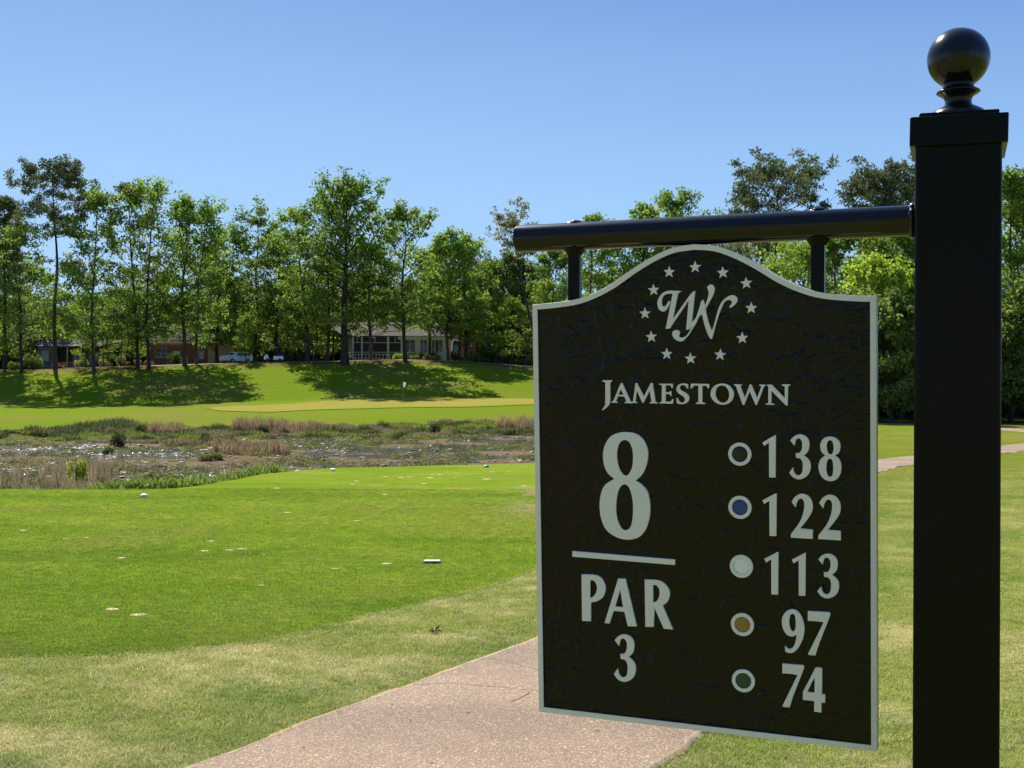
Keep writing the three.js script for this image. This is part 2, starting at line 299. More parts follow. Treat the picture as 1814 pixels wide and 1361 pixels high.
function teeColour(x, d) {
  const a = fbm(x * 0.45, d * 0.55 + 3, 4), b = fbm(x * 1.7 + 20, d * 2.3, 3);
  let k = mixc([0.147, 0.228, 0.018], [0.19, 0.25, 0.03], sstep(0.35, 0.65, a * 0.6 + b * 0.4));
  k = mixc(k, [0.12, 0.195, 0.016], sstep(0.58, 0.7, fbm(x * 0.3 + 7, d * 1.1, 3)) * 0.7);
  k = mixc(k, [0.2, 0.22, 0.045], sstep(0.6, 0.78, fbm(x * 0.5 + 50, d * 0.8, 4)) * 0.5);
  const s = Math.abs(d - (18.6 - 0.55 * (x - 0.3) - 0.04 * x * x));                     // thin worn line curving across the tee
  k = mixc(k, [0.3, 0.26, 0.12], (1 - sstep(0.03, 0.16, s)) * sstep(0.4, 0.6, noise(x * 5, 1)) * sstep(-3.4, -2.2, x) * 0.7);
  k = mixc(k, [0.33, 0.28, 0.16], sstep(0.42, 0.6, fbm(x * 1.5, d * 1.2 + 8, 3)) * sstep(-0.35, 0.4, x) * (1 - sstep(1.6, 2.6, Math.abs(d - 17.6))) * 0.7);
  return k;
}
structure(mesh('tee_lawn', ruled(TEE_NEAR, TEE_FAR, 220, 130, 0.004, (x, d) => teeColour(x, d).map((c) => c * K), 0.5), M.turf));
{
  const front = [[-30.7, 119], [-28, 114.6], [-23.5, 113], [-19.3, 114], [-10.5, 114], [-5, 114], [2, 116], [9, 118], [13, 122]], back = [[-30.7, 119.2], [-29.5, 122.5], [-26, 125], [-20, 128], [-12.1, 131], [-4, 131], [2.4, 130], [9, 128], [13, 122.4]];
  structure(mesh('putting_green', ruled(front, back, 120, 40, 0.04, (x, d, t) => {
    const a = fbm(x * 0.2, d * 0.4, 4), e = Math.min(t, 1 - t), k = mixc([0.235, 0.21, 0.052], [0.21, 0.21, 0.048], sstep(0.4, 0.6, a));
    return mixc([0.15, 0.18, 0.024], k, sstep(0.03, 0.1, e + 0.03 * (a - 0.5))).map((c) => c * K);
  }, 0.5), M.green));
}
// what is left of the pond: a thin skin of water lying in the low places of the bed
{
  const b = new Build(), pts = [[-62, 34], [9, 42], [9, 103], [-8, 99], [-20, 90], [-34, 80], [-62, 72]], n = 40;
  for (let j = 0; j <= n; j++) for (let i = 0; i <= n; i++) { const d = lerp(36, 96, j / n), x0 = -62, x1 = 9; b.v(lerp(x0, x1, i / n), -2.012, -d, null, lerp(x0, x1, i / n) * 0.4, d * 0.4); }
  for (let j = 0; j < n; j++) for (let i = 0; i < n; i++) b.q(j * (n + 1) + i, j * (n + 1) + i + 1, (j + 1) * (n + 1) + i + 1, (j + 1) * (n + 1) + i);
  const ripple = texture(256, (u, v) => { const k = pfbm(u, v, 12, 4); return [k, k, k]; });
  structure(mesh('pond_water', b.geometry(true), new THREE.MeshPhysicalMaterial({ color: col(0.05, 0.042, 0.032), roughness: 0.14, bumpMap: ripple, bumpScale: 0.06 })));
}
// ---------------------------------------------------------------- the cart path: concrete slabs parted by cracks
const pathCurve = new THREE.CatmullRomCurve3(PATH.map(([x, d]) => new THREE.Vector3(x, 0, d)), false, 'centripetal');
const pathPts = pathCurve.getSpacedPoints(300).map((p) => [p.x, p.z]);
const side = pathPts.map((p, i) => { const a = pathPts[Math.max(0, i - 1)], b = pathPts[Math.min(300, i + 1)], l = Math.hypot(b[0] - a[0], b[1] - a[1]); return [-(b[1] - a[1]) / l, (b[0] - a[0]) / l]; });
const edgeJit = (i, s) => lerp(PATH_W, 0.62, sstep(76, 140, i)) + 0.035 * (noise(i * 0.6, s * 9) - 0.5) + 0.02 * (noise(i * 2.1, s * 5) - 0.5);
const leftEdge = pathPts.map((p, i) => [p[0] + side[i][0] * edgeJit(i, 1), p[1] + side[i][1] * edgeJit(i, 1)]);
const rightEdge = pathPts.map((p, i) => [p[0] - side[i][0] * edgeJit(i, 2), p[1] - side[i][1] * edgeJit(i, 2)]);
{
  const path = thing('cart_path', 0, 0, 0, 0); structure(path);
  // cracks run from the left edge to the right edge: rows of points, split at the nearest edge points
  const crackA = [[-0.66, 6.73], [-0.51, 6.68], [-0.42, 6.69], [-0.35, 6.66], [-0.18, 6.61], [-0.05, 6.57], [0.06, 6.53], [0.15, 6.5], [0.6, 6.33], [1.15, 6.12]];
  const crackB = [[-0.26, 7.35], [-0.06, 7.22], [0.03, 7.14], [0.09, 7.05], [0.16, 6.99], [0.7, 6.9], [1.52, 6.75]];
  const nearest = (e, p) => e.reduce((k, q, i) => (Math.hypot(q[0] - p[0], q[1] - p[1]) < Math.hypot(e[k][0] - p[0], e[k][1] - p[1]) ? i : k), 0);
  const trim = (line) => { const l = nearest(leftEdge, line[0]), r = nearest(rightEdge, line[line.length - 1]); return [leftEdge[l], ...line.filter(([x, d]) => pathDistance(x, d) < -0.1), rightEdge[r]]; };
  const cut = (raw, gap, line = trim(raw)) => ({ l: nearest(leftEdge, line[0]), r: nearest(rightEdge, line[line.length - 1]), near: line.map(([x, d], i) => [x, d - gap * (0.5 + noise(i * 3.7, gap * 900))]), far: line.map(([x, d], i) => [x, d + gap * 0.3]) });
  const A = cut(crackA, 0.006), B = cut(crackB, 0.0045);
  const slabOf = (il0, il1, ir0, ir1, startLine, endLine) => {
    const out = [];
    if (startLine) out.push(...startLine); else { out.push(leftEdge[il0], rightEdge[ir0]); }
    for (let i = ir0 + 1; i < ir1; i++) out.push(rightEdge[i]);
    if (endLine) out.push(...endLine.slice().reverse()); else out.push(rightEdge[ir1], leftEdge[il1]);
    for (let i = il1 - 1; i > il0; i--) out.push(leftEdge[i]);
    return out;
  };
  const slab = (outline, hole) => {
    const s = new THREE.Shape(outline.map(([x, d]) => new THREE.Vector2(x, d)));
    if (hole) s.holes.push(new THREE.Path(hole.map(([x, d]) => new THREE.Vector2(x, d))));
    const g = new THREE.ExtrudeGeometry(s, { depth: 0.07, bevelEnabled: false }); g.rotateX(-Math.PI / 2); g.translate(0, -0.052, 0);
    mesh('slab', g, M.path, path);
  };
  const C = [[-0.005, 6.272], [0.04, 6.335], [0.075, 6.4], [0.105, 6.468], [0.109, 6.465], [0.081, 6.397], [0.045, 6.331], [0.002, 6.269]];
  slab(slabOf(0, A.l, 0, A.r, null, A.near), C);
  slab(slabOf(A.l, B.l, A.r, B.r, A.far, B.near));
  const joints = [98, 132, 166, 200, 230, 260, 300]; let prev = null;
  for (const j of joints) {
    const gapEnd = j === 300 ? null : [leftEdge[j], rightEdge[j]];
    slab(slabOf(prev ?? B.l, j, prev ?? B.r, j, prev === null ? B.far : [leftEdge[prev], rightEdge[prev]].map(([x, d]) => [x + 0.004, d + 0.012]), gapEnd));
    prev = j;
  }
  // bare clay and dry clippings along the edges
  const verge = new Build();
  for (const [edge, sgn, s] of [[leftEdge, 1, 3], [rightEdge, -1, 4]]) {
    let a = null;
    for (let i = 0; i < 250; i++) for (let k = 0; k < 4; k++) {
      const t = k / 4, q = i + t, ex = lerp(edge[i][0], edge[i + 1][0], t), ed = lerp(edge[i][1], edge[i + 1][1], t), w = 0.004 + 0.05 * sstep(0.45, 0.75, fbm(q * 0.7, s, 3)) + 0.022 * noise(q * 5, s);
      const c = mixc([0.3, 0.2, 0.115], [0.29, 0.225, 0.15], sstep(0.3, 0.8, noise(q * 1.3, s))), o = [ex + side[i][0] * sgn * w, ed + side[i][1] * sgn * w], inn = [ex - side[i][0] * sgn * (0.004 + 0.03 * noise(q * 4, s + 3)), ed - side[i][1] * sgn * (0.004 + 0.03 * noise(q * 4, s + 3))];
      const v0 = verge.v(inn[0], 0.0186, -inn[1], c, inn[0] * 3, inn[1] * 3), v1 = verge.v(ex, 0.0196, -ed, c, ex * 3, ed * 3), v2 = verge.v(o[0], 0.003, -o[1], c, o[0] * 3, o[1] * 3);
      if (a) { verge.q(a[0], a[1], v1, v0); verge.q(a[1], a[2], v2, v1); } a = [v0, v1, v2];
    }
  }
  structure(mesh('clay_verge', verge.geometry(true), M.clay));
}

// ---------------------------------------------------------------- the tee sign: black post, arm, hangers and a carved panel
// outlines in mm on the panel face; a point with ! is a corner, the others are smooth; | parts outline and counters
const GLYPHS = {
  one: '334.4,-194.2! 351.7,-183.9! 352.7,-183.9! 351.9,-241.5! 343.3,-241.7! 343.4,-194.4! 336.8,-199.1!',
  three: '371.8,-190.9! 376.7,-185.3 383.9,-182.3 391.2,-183.8 396.0,-188.6 397.4,-195.9 395.9,-203.9 392.9,-208.3 389.6,-210.8! 394.6,-214.4 398.2,-219.8 398.9,-227.2 396.9,-234.6 392.7,-239.9 386.0,-243.4 380.0,-243.4 374.5,-240.5 370.3,-234.9! 375.6,-227.3! 376.4,-232.8 378.8,-236.8 382.4,-238.2 385.8,-236.5 387.9,-231.8 388.4,-223.8 387.4,-218.3 384.4,-215.0 379.5,-214.4! 379.0,-208.0! 383.2,-207.7 386.2,-204.8 387.8,-198.6 387.5,-192.4 385.1,-188.4 382.1,-187.9 379.3,-190.5 377.5,-197.8!',
  eight: '418.2,-210.3! 414.0,-206.5 411.8,-201.7 411.8,-195.0 414.5,-188.8 419.2,-185.6 424.8,-184.6 431.1,-186.0 435.8,-190.2 437.7,-196.2 436.9,-202.9 434.5,-207.2 430.6,-210.0! 435.1,-213.3 438.0,-218.7 438.8,-226.0 437.6,-233.9 433.8,-240.5 428.5,-243.9 423.2,-244.4 417.8,-242.8 412.5,-237.6 409.5,-229.9 409.2,-223.2 411.4,-216.4 415.0,-212.3 | 424.6,-189.2 427.5,-191.0 429.0,-196.4 428.9,-203.1 427.4,-207.4 424.7,-208.7 421.9,-207.2 420.1,-202.1 419.9,-195.4 421.6,-190.8 | 424.2,-214.0 426.8,-215.3 428.3,-220.2 428.5,-228.7 427.7,-235.5 425.8,-238.3 423.5,-238.9 421.0,-236.9 419.4,-231.4 419.2,-222.9 420.3,-217.4 422.1,-214.6',
  two: '373.1,-273.8! 377.4,-267.0 383.5,-263.0 388.4,-262.3 394.4,-264.3 398.9,-269.6 400.7,-276.3 400.3,-283.7 397.6,-290.4 392.4,-298.3 388.1,-304.1 384.2,-309.0! 400.8,-309.6! 400.7,-322.2! 371.7,-321.9! 372.1,-316.7! 378.4,-308.3 383.9,-300.0 387.6,-290.5 389.5,-281.8 389.7,-274.3 388.3,-270.4 385.9,-268.7 382.9,-269.7 380.4,-273.5 378.3,-281.0!',
  nine: '363.4,-472.8! 366.3,-475.5 369.8,-476.4 373.4,-474.3 376.3,-469.2 378.1,-462.5 378.9,-455.6! 375.2,-458.3 370.8,-458.9 365.9,-456.9 361.8,-451.3 359.6,-443.7 359.6,-435.9 362.1,-429.1 367.2,-423.5 373.1,-421.4 379.5,-422.9 384.1,-427.9 387.5,-435.4 389.2,-444.2 388.6,-453.8 386.2,-463.5 380.9,-474.2 375.7,-480.0 371.0,-482.0 366.9,-481.8 363.6,-480.2! | 373.6,-427.2 376.5,-428.5 378.0,-434.4 378.2,-442.7 377.0,-449.4 374.7,-452.0 371.7,-450.7 369.7,-445.2 369.0,-437.5 370.1,-430.8 371.6,-428.0',
  seven: '394.2,-422.7! 422.1,-422.3! 423.8,-423.8! 423.2,-427.2! 419.2,-438.2! 408.7,-466.3! 403.8,-482.5! 396.0,-482.7! 393.9,-481.4! 400.7,-467.0! 408.8,-449.7! 414.8,-436.4! 407.7,-435.8! 396.2,-436.0! 394.1,-436.1!',
  four: '404.0,-497.9! 411.1,-497.6! 412.6,-499.2! 412.1,-533.2! 416.5,-533.1! 416.1,-544.3! 411.5,-544.6! 411.2,-558.0! 401.7,-557.6! 402.0,-543.5! 387.0,-543.4! 387.3,-532.2! | 402.0,-512.0! 403.0,-513.0! 402.8,-532.6! 392.5,-532.0!',
  eightbig: '122.6,-251.6! 112.7,-243.7 107.3,-232.3 105.7,-218.0 108.3,-204.6 115.4,-192.9 125.5,-186.5 139.3,-183.9 155.0,-185.9 166.6,-194.7 172.3,-208.7 172.2,-221.9 168.5,-235.2 162.1,-245.9 153.8,-252.8! 163.9,-259.0 171.6,-269.2 174.9,-286.1 174.1,-303.1 169.0,-320.4 160.1,-332.3 149.2,-337.3 136.4,-338.3 123.5,-335.2 109.6,-326.3 101.8,-310.3 99.6,-291.2 101.9,-273.8 108.5,-260.5 | 139.2,-194.9 146.0,-198.4 150.4,-209.3 151.0,-222.5 149.5,-233.9 145.5,-242.6 139.9,-246.6 133.6,-243.0 128.4,-232.7 126.4,-219.4 127.6,-207.0 132.2,-197.9 | 137.4,-258.5 144.2,-262.6 148.4,-273.9 150.2,-289.0 149.2,-308.1 145.5,-320.7 137.9,-325.3 131.2,-321.4 125.8,-309.2 124.0,-294.0 125.8,-276.7 130.0,-264.1',
  rule: '56.7,-359.8! 210.5,-363.0! 210.1,-370.7! 56.6,-368.0!',
  P: '70.4,-393.4! 90.4,-392.8 100.2,-396.3 106.2,-405.9 106.5,-415.1 102.5,-424.5 94.4,-430.6 84.1,-433.6! 83.7,-461.3! 70.3,-461.7! | 83.4,-400.7! 88.0,-400.4 92.5,-404.0 94.3,-411.6 91.8,-420.5 87.0,-425.7 83.0,-427.1!',
  A: '126.2,-395.6! 137.2,-395.3! 153.1,-463.0! 139.9,-463.9! 135.0,-443.4! 118.8,-443.2! 112.0,-462.3! 104.7,-462.0! | 129.2,-410.2! 133.5,-437.0! 120.9,-436.7!',
  R: '165.7,-394.3! 184.4,-394.1 194.8,-398.1 201.7,-407.2 202.0,-415.7 198.2,-424.6 191.6,-429.8! 206.5,-463.1! 193.0,-462.9! 179.6,-433.5! 178.1,-461.6! 166.0,-462.6! | 177.7,-401.0! 182.8,-401.1 187.1,-406.1 187.9,-413.6 185.2,-421.9 181.2,-425.6 177.7,-426.8!',
  J: '106.7,-109.9! 120.6,-109.9! 120.6,-111.9! 117.8,-113.2! 117.3,-140.0 115.2,-145.5 111.6,-149.4 106.3,-153.1! 105.3,-151.9! 108.7,-147.4 110.2,-141.6 110.8,-113.2! 106.7,-112.0!',
  a: '134.0,-113.9! 136.0,-113.9! 148.2,-140.2! 151.0,-141.3! 150.9,-142.7! 139.3,-142.5! 139.4,-141.1! 141.8,-140.1! 139.0,-133.2! 128.9,-132.9! 126.1,-140.1! 128.8,-141.0! 128.8,-142.3! 119.5,-142.0! 119.5,-140.8! 122.3,-139.5! | 133.9,-122.0! 137.9,-130.8! 129.8,-130.7!',
  m: '155.8,-113.7! 157.7,-113.7! 167.9,-133.0! 178.1,-113.7! 180.5,-113.7! 184.5,-140.2! 187.8,-141.3! 187.8,-142.6! 176.2,-142.4! 176.2,-141.2! 178.9,-140.3! 176.4,-123.7! 167.0,-141.8! 165.5,-141.8! 157.3,-123.8! 155.0,-139.9! 157.9,-140.9! 157.9,-142.1! 149.3,-142.1! 149.4,-140.8! 151.9,-139.7!',
  e: '190.0,-114.7! 209.9,-114.7! 209.5,-120.9! 208.3,-120.9! 206.8,-117.1! 199.4,-116.8! 199.3,-126.6! 205.1,-126.6! 206.1,-125.1! 207.6,-125.0! 207.5,-132.1! 206.3,-132.1! 205.1,-129.3! 199.3,-129.1! 199.2,-139.8! 206.5,-139.9! 209.1,-136.2! 210.6,-136.5! 209.3,-142.9! 190.5,-142.3! 190.5,-140.9! 193.6,-140.1! 194.2,-116.8! 190.0,-115.9!',
  s: '231.7,-115.2! 231.6,-121.6! 230.1,-121.3! 228.0,-117.8 224.4,-116.4 220.8,-117.8 219.7,-120.9 222.0,-123.9 228.2,-127.2 232.0,-131.0 233.0,-135.5 231.1,-139.8 226.5,-142.6 221.0,-143.3 215.3,-141.9! 215.0,-134.6! 216.6,-134.9! 218.7,-139.0 222.6,-141.1 226.2,-139.6 227.1,-136.0 225.0,-132.6 219.6,-129.2 215.7,-125.5 215.2,-120.9 217.7,-116.5 222.9,-114.3 227.5,-114.3',
  t: '235.7,-114.4! 261.8,-114.8! 261.1,-121.2! 259.6,-120.9! 258.0,-117.7! 251.9,-117.3! 251.5,-140.4! 255.8,-141.4! 255.7,-142.9! 242.7,-142.7! 242.7,-141.2! 246.1,-140.4! 246.3,-117.1! 240.2,-117.3! 236.7,-121.0! 235.2,-120.7!',
  o: '279.9,-114.2 288.6,-116.4 294.3,-122.8 295.7,-129.5 293.3,-137.0 287.2,-142.0 280.1,-143.4 271.8,-141.4 265.7,-135.7 263.5,-129.0 265.4,-121.4 271.5,-116.1 | 279.6,-116.6 284.8,-118.4 288.9,-124.3 289.6,-131.1 287.3,-137.5 281.9,-140.9 276.3,-139.7 271.8,-134.9 270.1,-128.2 271.5,-121.4 275.0,-117.8',
  w: '296.2,-115.0! 307.1,-115.3! 306.8,-116.9! 304.7,-117.7! 311.0,-133.9! 317.7,-115.4! 320.0,-115.4! 327.6,-134.2! 333.6,-117.9! 330.8,-117.0! 330.8,-115.4! 339.2,-115.6! 338.9,-117.1! 337.0,-118.2! 327.2,-143.3! 325.5,-143.3! 317.4,-124.5! 309.9,-143.5! 307.9,-143.5! 298.7,-117.6! 296.4,-116.5!',
  n: '341.1,-115.5! 347.6,-115.6! 365.0,-133.8! 365.1,-117.8! 361.3,-116.9! 361.3,-115.1! 372.5,-115.1! 372.5,-116.6! 369.4,-117.8! 368.7,-143.8! 366.4,-143.5! 347.0,-123.7! 346.8,-141.0! 350.8,-141.7! 350.8,-143.1! 339.3,-142.7! 339.4,-141.5! 342.7,-140.8! 343.2,-118.1! 341.1,-117.0!',
  W: '223.3,14.6! 212.4,15.3 204.6,15.4 198.1,13.2 192.3,7.6 189.2,1.1 188.9,-3.1 190.3,-8.7 193.2,-12.1 196.7,-13.6 200.3,-12.4 203.6,-8.4 206.1,-4.2 207.4,-0.4! 206.4,1.3! 204.8,0.7! 202.9,-2.7 200.4,-5.8 198.2,-6.7 196.1,-5.0 195.2,-1.2 195.5,3.7 197.1,7.5 200.9,10.4 205.9,11.2 211.1,11.1! 200.4,-37.8! 206.5,-37.2! 209.4,-32.7! 233.9,1.4! 229.7,-39.8! 234.6,-38.6! 239.9,-32.2 247.3,-22.7 252.3,-17.6 257.9,-10.2 265.0,2.0 268.9,9.4 270.3,15.5 269.4,19.6 267.2,21.8 265.2,22.4 262.4,21.2 259.6,18.9! 261.3,14.7 261.9,10.2 260.8,4.5 258.3,-3.4! 256.7,-5.7! 249.5,-16.9! 243.8,-23.0! 237.8,-29.9! 242.9,14.0! 240.7,13.6! 236.8,10.2! 210.9,-24.4! 218.4,10.7! 219.5,11.7!',
  N: '219.9,-49.2 219.9,-46.4 220.7,-43.6 220.0,-41.2 216.8,-39.6 212.5,-40.4 210.1,-43.1 210.4,-47.3 213.1,-51.8 217.7,-54.7 222.0,-55.6 225.9,-54.1 232.3,-47.9 238.0,-39.4 243.7,-30.9 247.3,-23.0 252.3,-17.6! 253.1,-21.4 255.6,-32.1 259.7,-44.5 263.9,-52.5! 265.9,-52.8! 267.7,-47.0 270.9,-35.1 275.2,-21.5 280.1,-9.3 283.6,-2.9 287.1,-0.1 291.2,0.3 293.8,-1.1 294.1,-4.2 291.1,-7.9! 290.5,-9.9! 292.1,-10.4! 296.6,-7.6 300.7,-3.0 301.8,1.0 300.1,4.8 296.7,6.7 292.6,6.6 287.1,4.1 280.9,-1.2 276.3,-9.2 272.4,-21.4 268.8,-34.4 266.0,-41.2! 261.9,-30.8 258.5,-17.7 257.6,-10.5 256.2,-4.0 254.5,1.7! 251.7,-0.5 249.2,-8.3 246.3,-16.8 243.1,-25.0 238.1,-35.2 233.0,-44.1 228.8,-48.6 224.1,-50.4',
};
// [glyph, left, right, bottom, top] in mm from the upper left corner of the panel
const NUMERALS = [
  ['one', 334.3, 352.6, -242.1, -184.1],
  ['three', 370.3, 398.9, -243.4, -182.5],
  ['eight', 408.9, 438.9, -244.4, -184.6],
  ['one', 333.7, 353.2, -322.3, -263.4],
  ['two', 371.8, 401.2, -323.4, -262.7],
  ['two', 408.2, 437.9, -323.4, -262.6],
  ['one', 335.8, 355.1, -402.8, -343.8],
  ['one', 373.0, 391.7, -401.8, -342.8],
  ['three', 406.7, 435.4, -402.8, -342.2],
  ['nine', 359.1, 389.4, -481.7, -421.3],
  ['seven', 393.8, 423.9, -482.1, -421.5],
  ['seven', 359.2, 388.8, -557.1, -496.9],
  ['four', 386.8, 416.7, -559.4, -497.9],
  ['three', 117.9, 151.0, -545.5, -476.1],
];
const STARS = [[206.0, 41.4], [243.0, 47.0], [281.7, 38.0], [313.7, 22.6], [320.2, -11.3], [307.7, -52.0], [277.0, -74.7], [235.2, -79.6], [201.3, -73.0], [179.1, -48.7], [170.3, -15.7], [183.3, 17.0]];
const RINGS = [[303.1, -211.4], [302.7, -285.0], [304.1, -366.9], [304.9, -448.1], [305.6, -526.8]];
const SIGN_W = 483.8, SIGN_H = 604.2;
function outline(text) {   // -> points, splined between corners
  const pts = text.trim().split(/\s+/).map((s) => { const [x, y] = s.replace('!', '').split(','); return { x: +x, y: +y, c: s.endsWith('!') }; }), n = pts.length, out = [];
  const at = (i) => pts[((i % n) + n) % n];
  for (let i = 0; i < n; i++) {
    const b = at(i), c = at(i + 1); out.push(new THREE.Vector2(b.x, b.y));
    if (b.c && c.c) continue;
    const a = b.c ? b : at(i - 1), d = c.c ? c : at(i + 2);
    for (let k = 1; k < 5; k++) {
      const t = k / 5, t2 = t * t, t3 = t2 * t, f = (p, q, r, s) => 0.5 * (2 * q + (r - p) * t + (2 * p - 5 * q + 4 * r - s) * t2 + (3 * q - p - 3 * r + s) * t3);
      out.push(new THREE.Vector2(f(a.x, b.x, c.x, d.x), f(a.y, b.y, c.y, d.y)));
    }
  }
  return out;
}
const glyphParts = (name) => GLYPHS[name].split('|').map(outline);
function extruded(parts, depth, bevel = 0.3) {   // mm in, metres out, back face at z = 0
  const s = new THREE.Shape(parts[0]); for (const h of parts.slice(1)) s.holes.push(new THREE.Path(h));
  const g = new THREE.ExtrudeGeometry(s, { depth: depth - bevel, bevelEnabled: bevel > 0, bevelThickness: bevel, bevelSize: bevel, bevelOffset: -bevel, bevelSegments: 2, curveSegments: 24 });
  g.scale(0.001, 0.001, 0.001); return g;
}
{
  const P0 = new THREE.Vector3(0.5706, 0, -1.5186), turn = -0.3595;
  const sign = thing('tee_sign', P0.x, P0.y, P0.z, 0, 'black hole sign on a ball topped square post, white lettered panel hanging from its arm', 'sign');
  const postGeo = new RoundedBoxGeometry(0.1016, 2.12, 0.1016, 3, 0.004); postGeo.translate(0, 0.945, 0);
  const post = mesh('post', postGeo, M.blackPaint, sign); post.rotation.y = turn;
  const cap = mesh('post_cap', (() => {
    const a = new RoundedBoxGeometry(0.1146, 0.0365, 0.1146, 3, 0.0018); a.translate(0, 0.018, 0);
    const b = new RoundedBoxGeometry(0.094, 0.009, 0.094, 2, 0.002); b.translate(0, 0.0385, 0);
    return mergeGeometries([a, b]);
  })(), M.blackPaint, sign); cap.position.set(0, 1.9995, 0); cap.rotation.set(0, turn, -0.018, 'YXZ');
  const prof = [[0.0, 2.042], [0.0352, 2.042], [0.0348, 2.0462], [0.031, 2.0515], [0.0235, 2.056], [0.0178, 2.0585], [0.0163, 2.062], [0.0163, 2.066], [0.0185, 2.0705], [0.0235, 2.0735], [0.0268, 2.0757], [0.0262, 2.0775], [0.022, 2.0798], [0.0192, 2.082], [0.0192, 2.0862]];
  for (let k = 0; k <= 30; k++) { const a = lerp(-1.045, Math.PI / 2, k / 30); prof.push([Math.max(0.0385 * Math.cos(a), 0), 2.1195 + 0.0385 * Math.sin(a)]); }
  mesh('finial', new THREE.LatheGeometry(prof.map(([r, y]) => new THREE.Vector2(r, y)), 56), M.barPaint, sign);
  // arm: a pipe level with the panel, welded to the post
  const along = new THREE.Vector3(-Math.cos(0.3982), 0, -Math.sin(0.3982)), q = new THREE.Quaternion().setFromUnitVectors(new THREE.Vector3(0, 1, 0), along), ARM_Y = 1.9148, L = 0.611;
  const pipe = new THREE.LatheGeometry([[0, 0], [0.0201, 0], [0.0201, L - 0.0016], [0.0188, L], [0.0165, L], [0.0163, L - 0.004], [0, L - 0.004]].map(([r, y]) => new THREE.Vector2(r, y)), 64);
  const arm = mesh('arm', pipe, M.barPaint, sign); arm.quaternion.copy(q); arm.position.set(0, ARM_Y, 0);
  reseed(21);
  const blob = (r, sx, sy, sz, s) => { const g = new THREE.IcosahedronGeometry(r, 4), p = g.attributes.position; for (let i = 0; i < p.count; i++) { const x = p.getX(i) / r, y = p.getY(i) / r, z = p.getZ(i) / r, k = 0.8 + 0.4 * fbm(x * 2.3 + s, y * 2.3 + z * 2.9 + s * 2, 3); p.setXYZ(i, x * r * k * sx, y * r * k * sy, z * r * k * sz); } g.computeVertexNormals(); return g; };
  // bead of weld metal round the foot of the arm
  const bead = new THREE.TorusGeometry(0.0212, 0.003, 10, 60); { const p = bead.attributes.position; for (let i = 0; i < p.count; i++) { const a = Math.atan2(p.getY(i), p.getX(i)), k = 1 + 0.1 * (noise(a * 6 + 20, 4) - 0.5); p.setXYZ(i, p.getX(i) * k, p.getY(i) * k, p.getZ(i) * (1 + 0.8 * noise(a * 9 + 30, 2))); } bead.computeVertexNormals(); bead.rotateX(Math.PI / 2); }
  const b0 = mesh('weld', bead, M.barPaint, sign); b0.quaternion.copy(q); b0.position.set(0, ARM_Y, 0).addScaledVector(along, 0.0545);
  // the panel
  const panelAt = new THREE.Vector3(0.02952, 1.7 + 0.11567, -1.73562).sub(P0), panelTurn = new THREE.Euler(0.0516, -0.3982, 0.0011, 'YXZ');
  const top = [[0, 0.6], [38, 3.2], [70.5, 7.5], [96, 15.5], [123, 28.5], [156, 49.5], [185.3, 65.2], [212.5, 75.2], [241.9, 78.6]];
  const face = []; const half = new THREE.CatmullRomCurve3(top.map(([x, y]) => new THREE.Vector3(x, y, 0)), false, 'centripetal').getPoints(48);
  for (const p of half) face.push(new THREE.Vector2(p.x, p.y)); for (const p of half.slice(0, -1).reverse()) face.push(new THREE.Vector2(SIGN_W - p.x, p.y));
  face.push(new THREE.Vector2(SIGN_W, -SIGN_H), new THREE.Vector2(0, -SIGN_H));
  const inset = (pts, k) => pts.map((p, i) => { const a = pts[(i + pts.length - 1) % pts.length], b = pts[(i + 1) % pts.length], d1 = p.clone().sub(a).normalize(), d2 = b.clone().sub(p).normalize(), n1 = new THREE.Vector2(d1.y, -d1.x), n2 = new THREE.Vector2(d2.y, -d2.x), n = n1.clone().add(n2).normalize(); return p.clone().addScaledVector(n, k / Math.max(0.5, n.dot(n1))); });
  const board = extruded([inset(face, 0.6)], 15.2, 0);
  { const p = board.attributes.position, uv = board.attributes.uv; for (let i = 0; i < p.count; i++) uv.setXY(i, p.getX(i) * 1.6, p.getY(i) * 1.6); }
  board.translate(0, 0, -0.0177);
  const panel = mesh('sign_panel', board, M.panel, sign); panel.position.copy(panelAt); panel.rotation.copy(panelTurn);
  const backing = extruded([face], 12, 0.8); backing.translate(0, 0, -0.0181);
  const rim = extruded([face, inset(face, 7.2)], 6.6, 0.5); rim.translate(0, 0, -0.0058);
  mesh('border', rim, M.letter, panel); mesh('backing', backing, M.blackPaint, panel);
  const up = (g, z = 0) => { g.translate(0, 0, -0.0027 + z); return g; };
  for (const k of ['W', 'N']) mesh('monogram', up(extruded(glyphParts(k), 3.8, 0.3), k === 'N' ? 0.0004 : 0), M.letter, panel);
  for (const k of ['J', 'a', 'm', 'e', 's', 't', 'o', 'w', 'n']) mesh('letter', up(extruded(glyphParts(k), 3.8, 0.22), k === 'n' || k === 'm' ? 0.0003 : 0), M.letter, panel);
  for (const k of ['P', 'A', 'R']) mesh('letter', up(extruded(glyphParts(k), 3.8, 0.3)), M.letter, panel);
  mesh('numeral', up(extruded(glyphParts('eightbig'), 3.8, 0.3)), M.letter, panel);
  mesh('rule', up(extruded(glyphParts('rule'), 3.8, 0.3)), M.letter, panel);
  for (const [k, l, r, bo, t] of NUMERALS) {
    const parts = glyphParts(k), xs = parts[0].map((p) => p.x), ys = parts[0].map((p) => p.y), x0 = Math.min(...xs), x1 = Math.max(...xs), y0 = Math.min(...ys), y1 = Math.max(...ys);
    const fit = parts.map((pp) => pp.map((p) => new THREE.Vector2(lerp(l, r, (p.x - x0) / (x1 - x0)), lerp(bo, t, (p.y - y0) / (y1 - y0)))));
    mesh('numeral', up(extruded(fit, 3.8, 0.3)), M.letter, panel);
  }
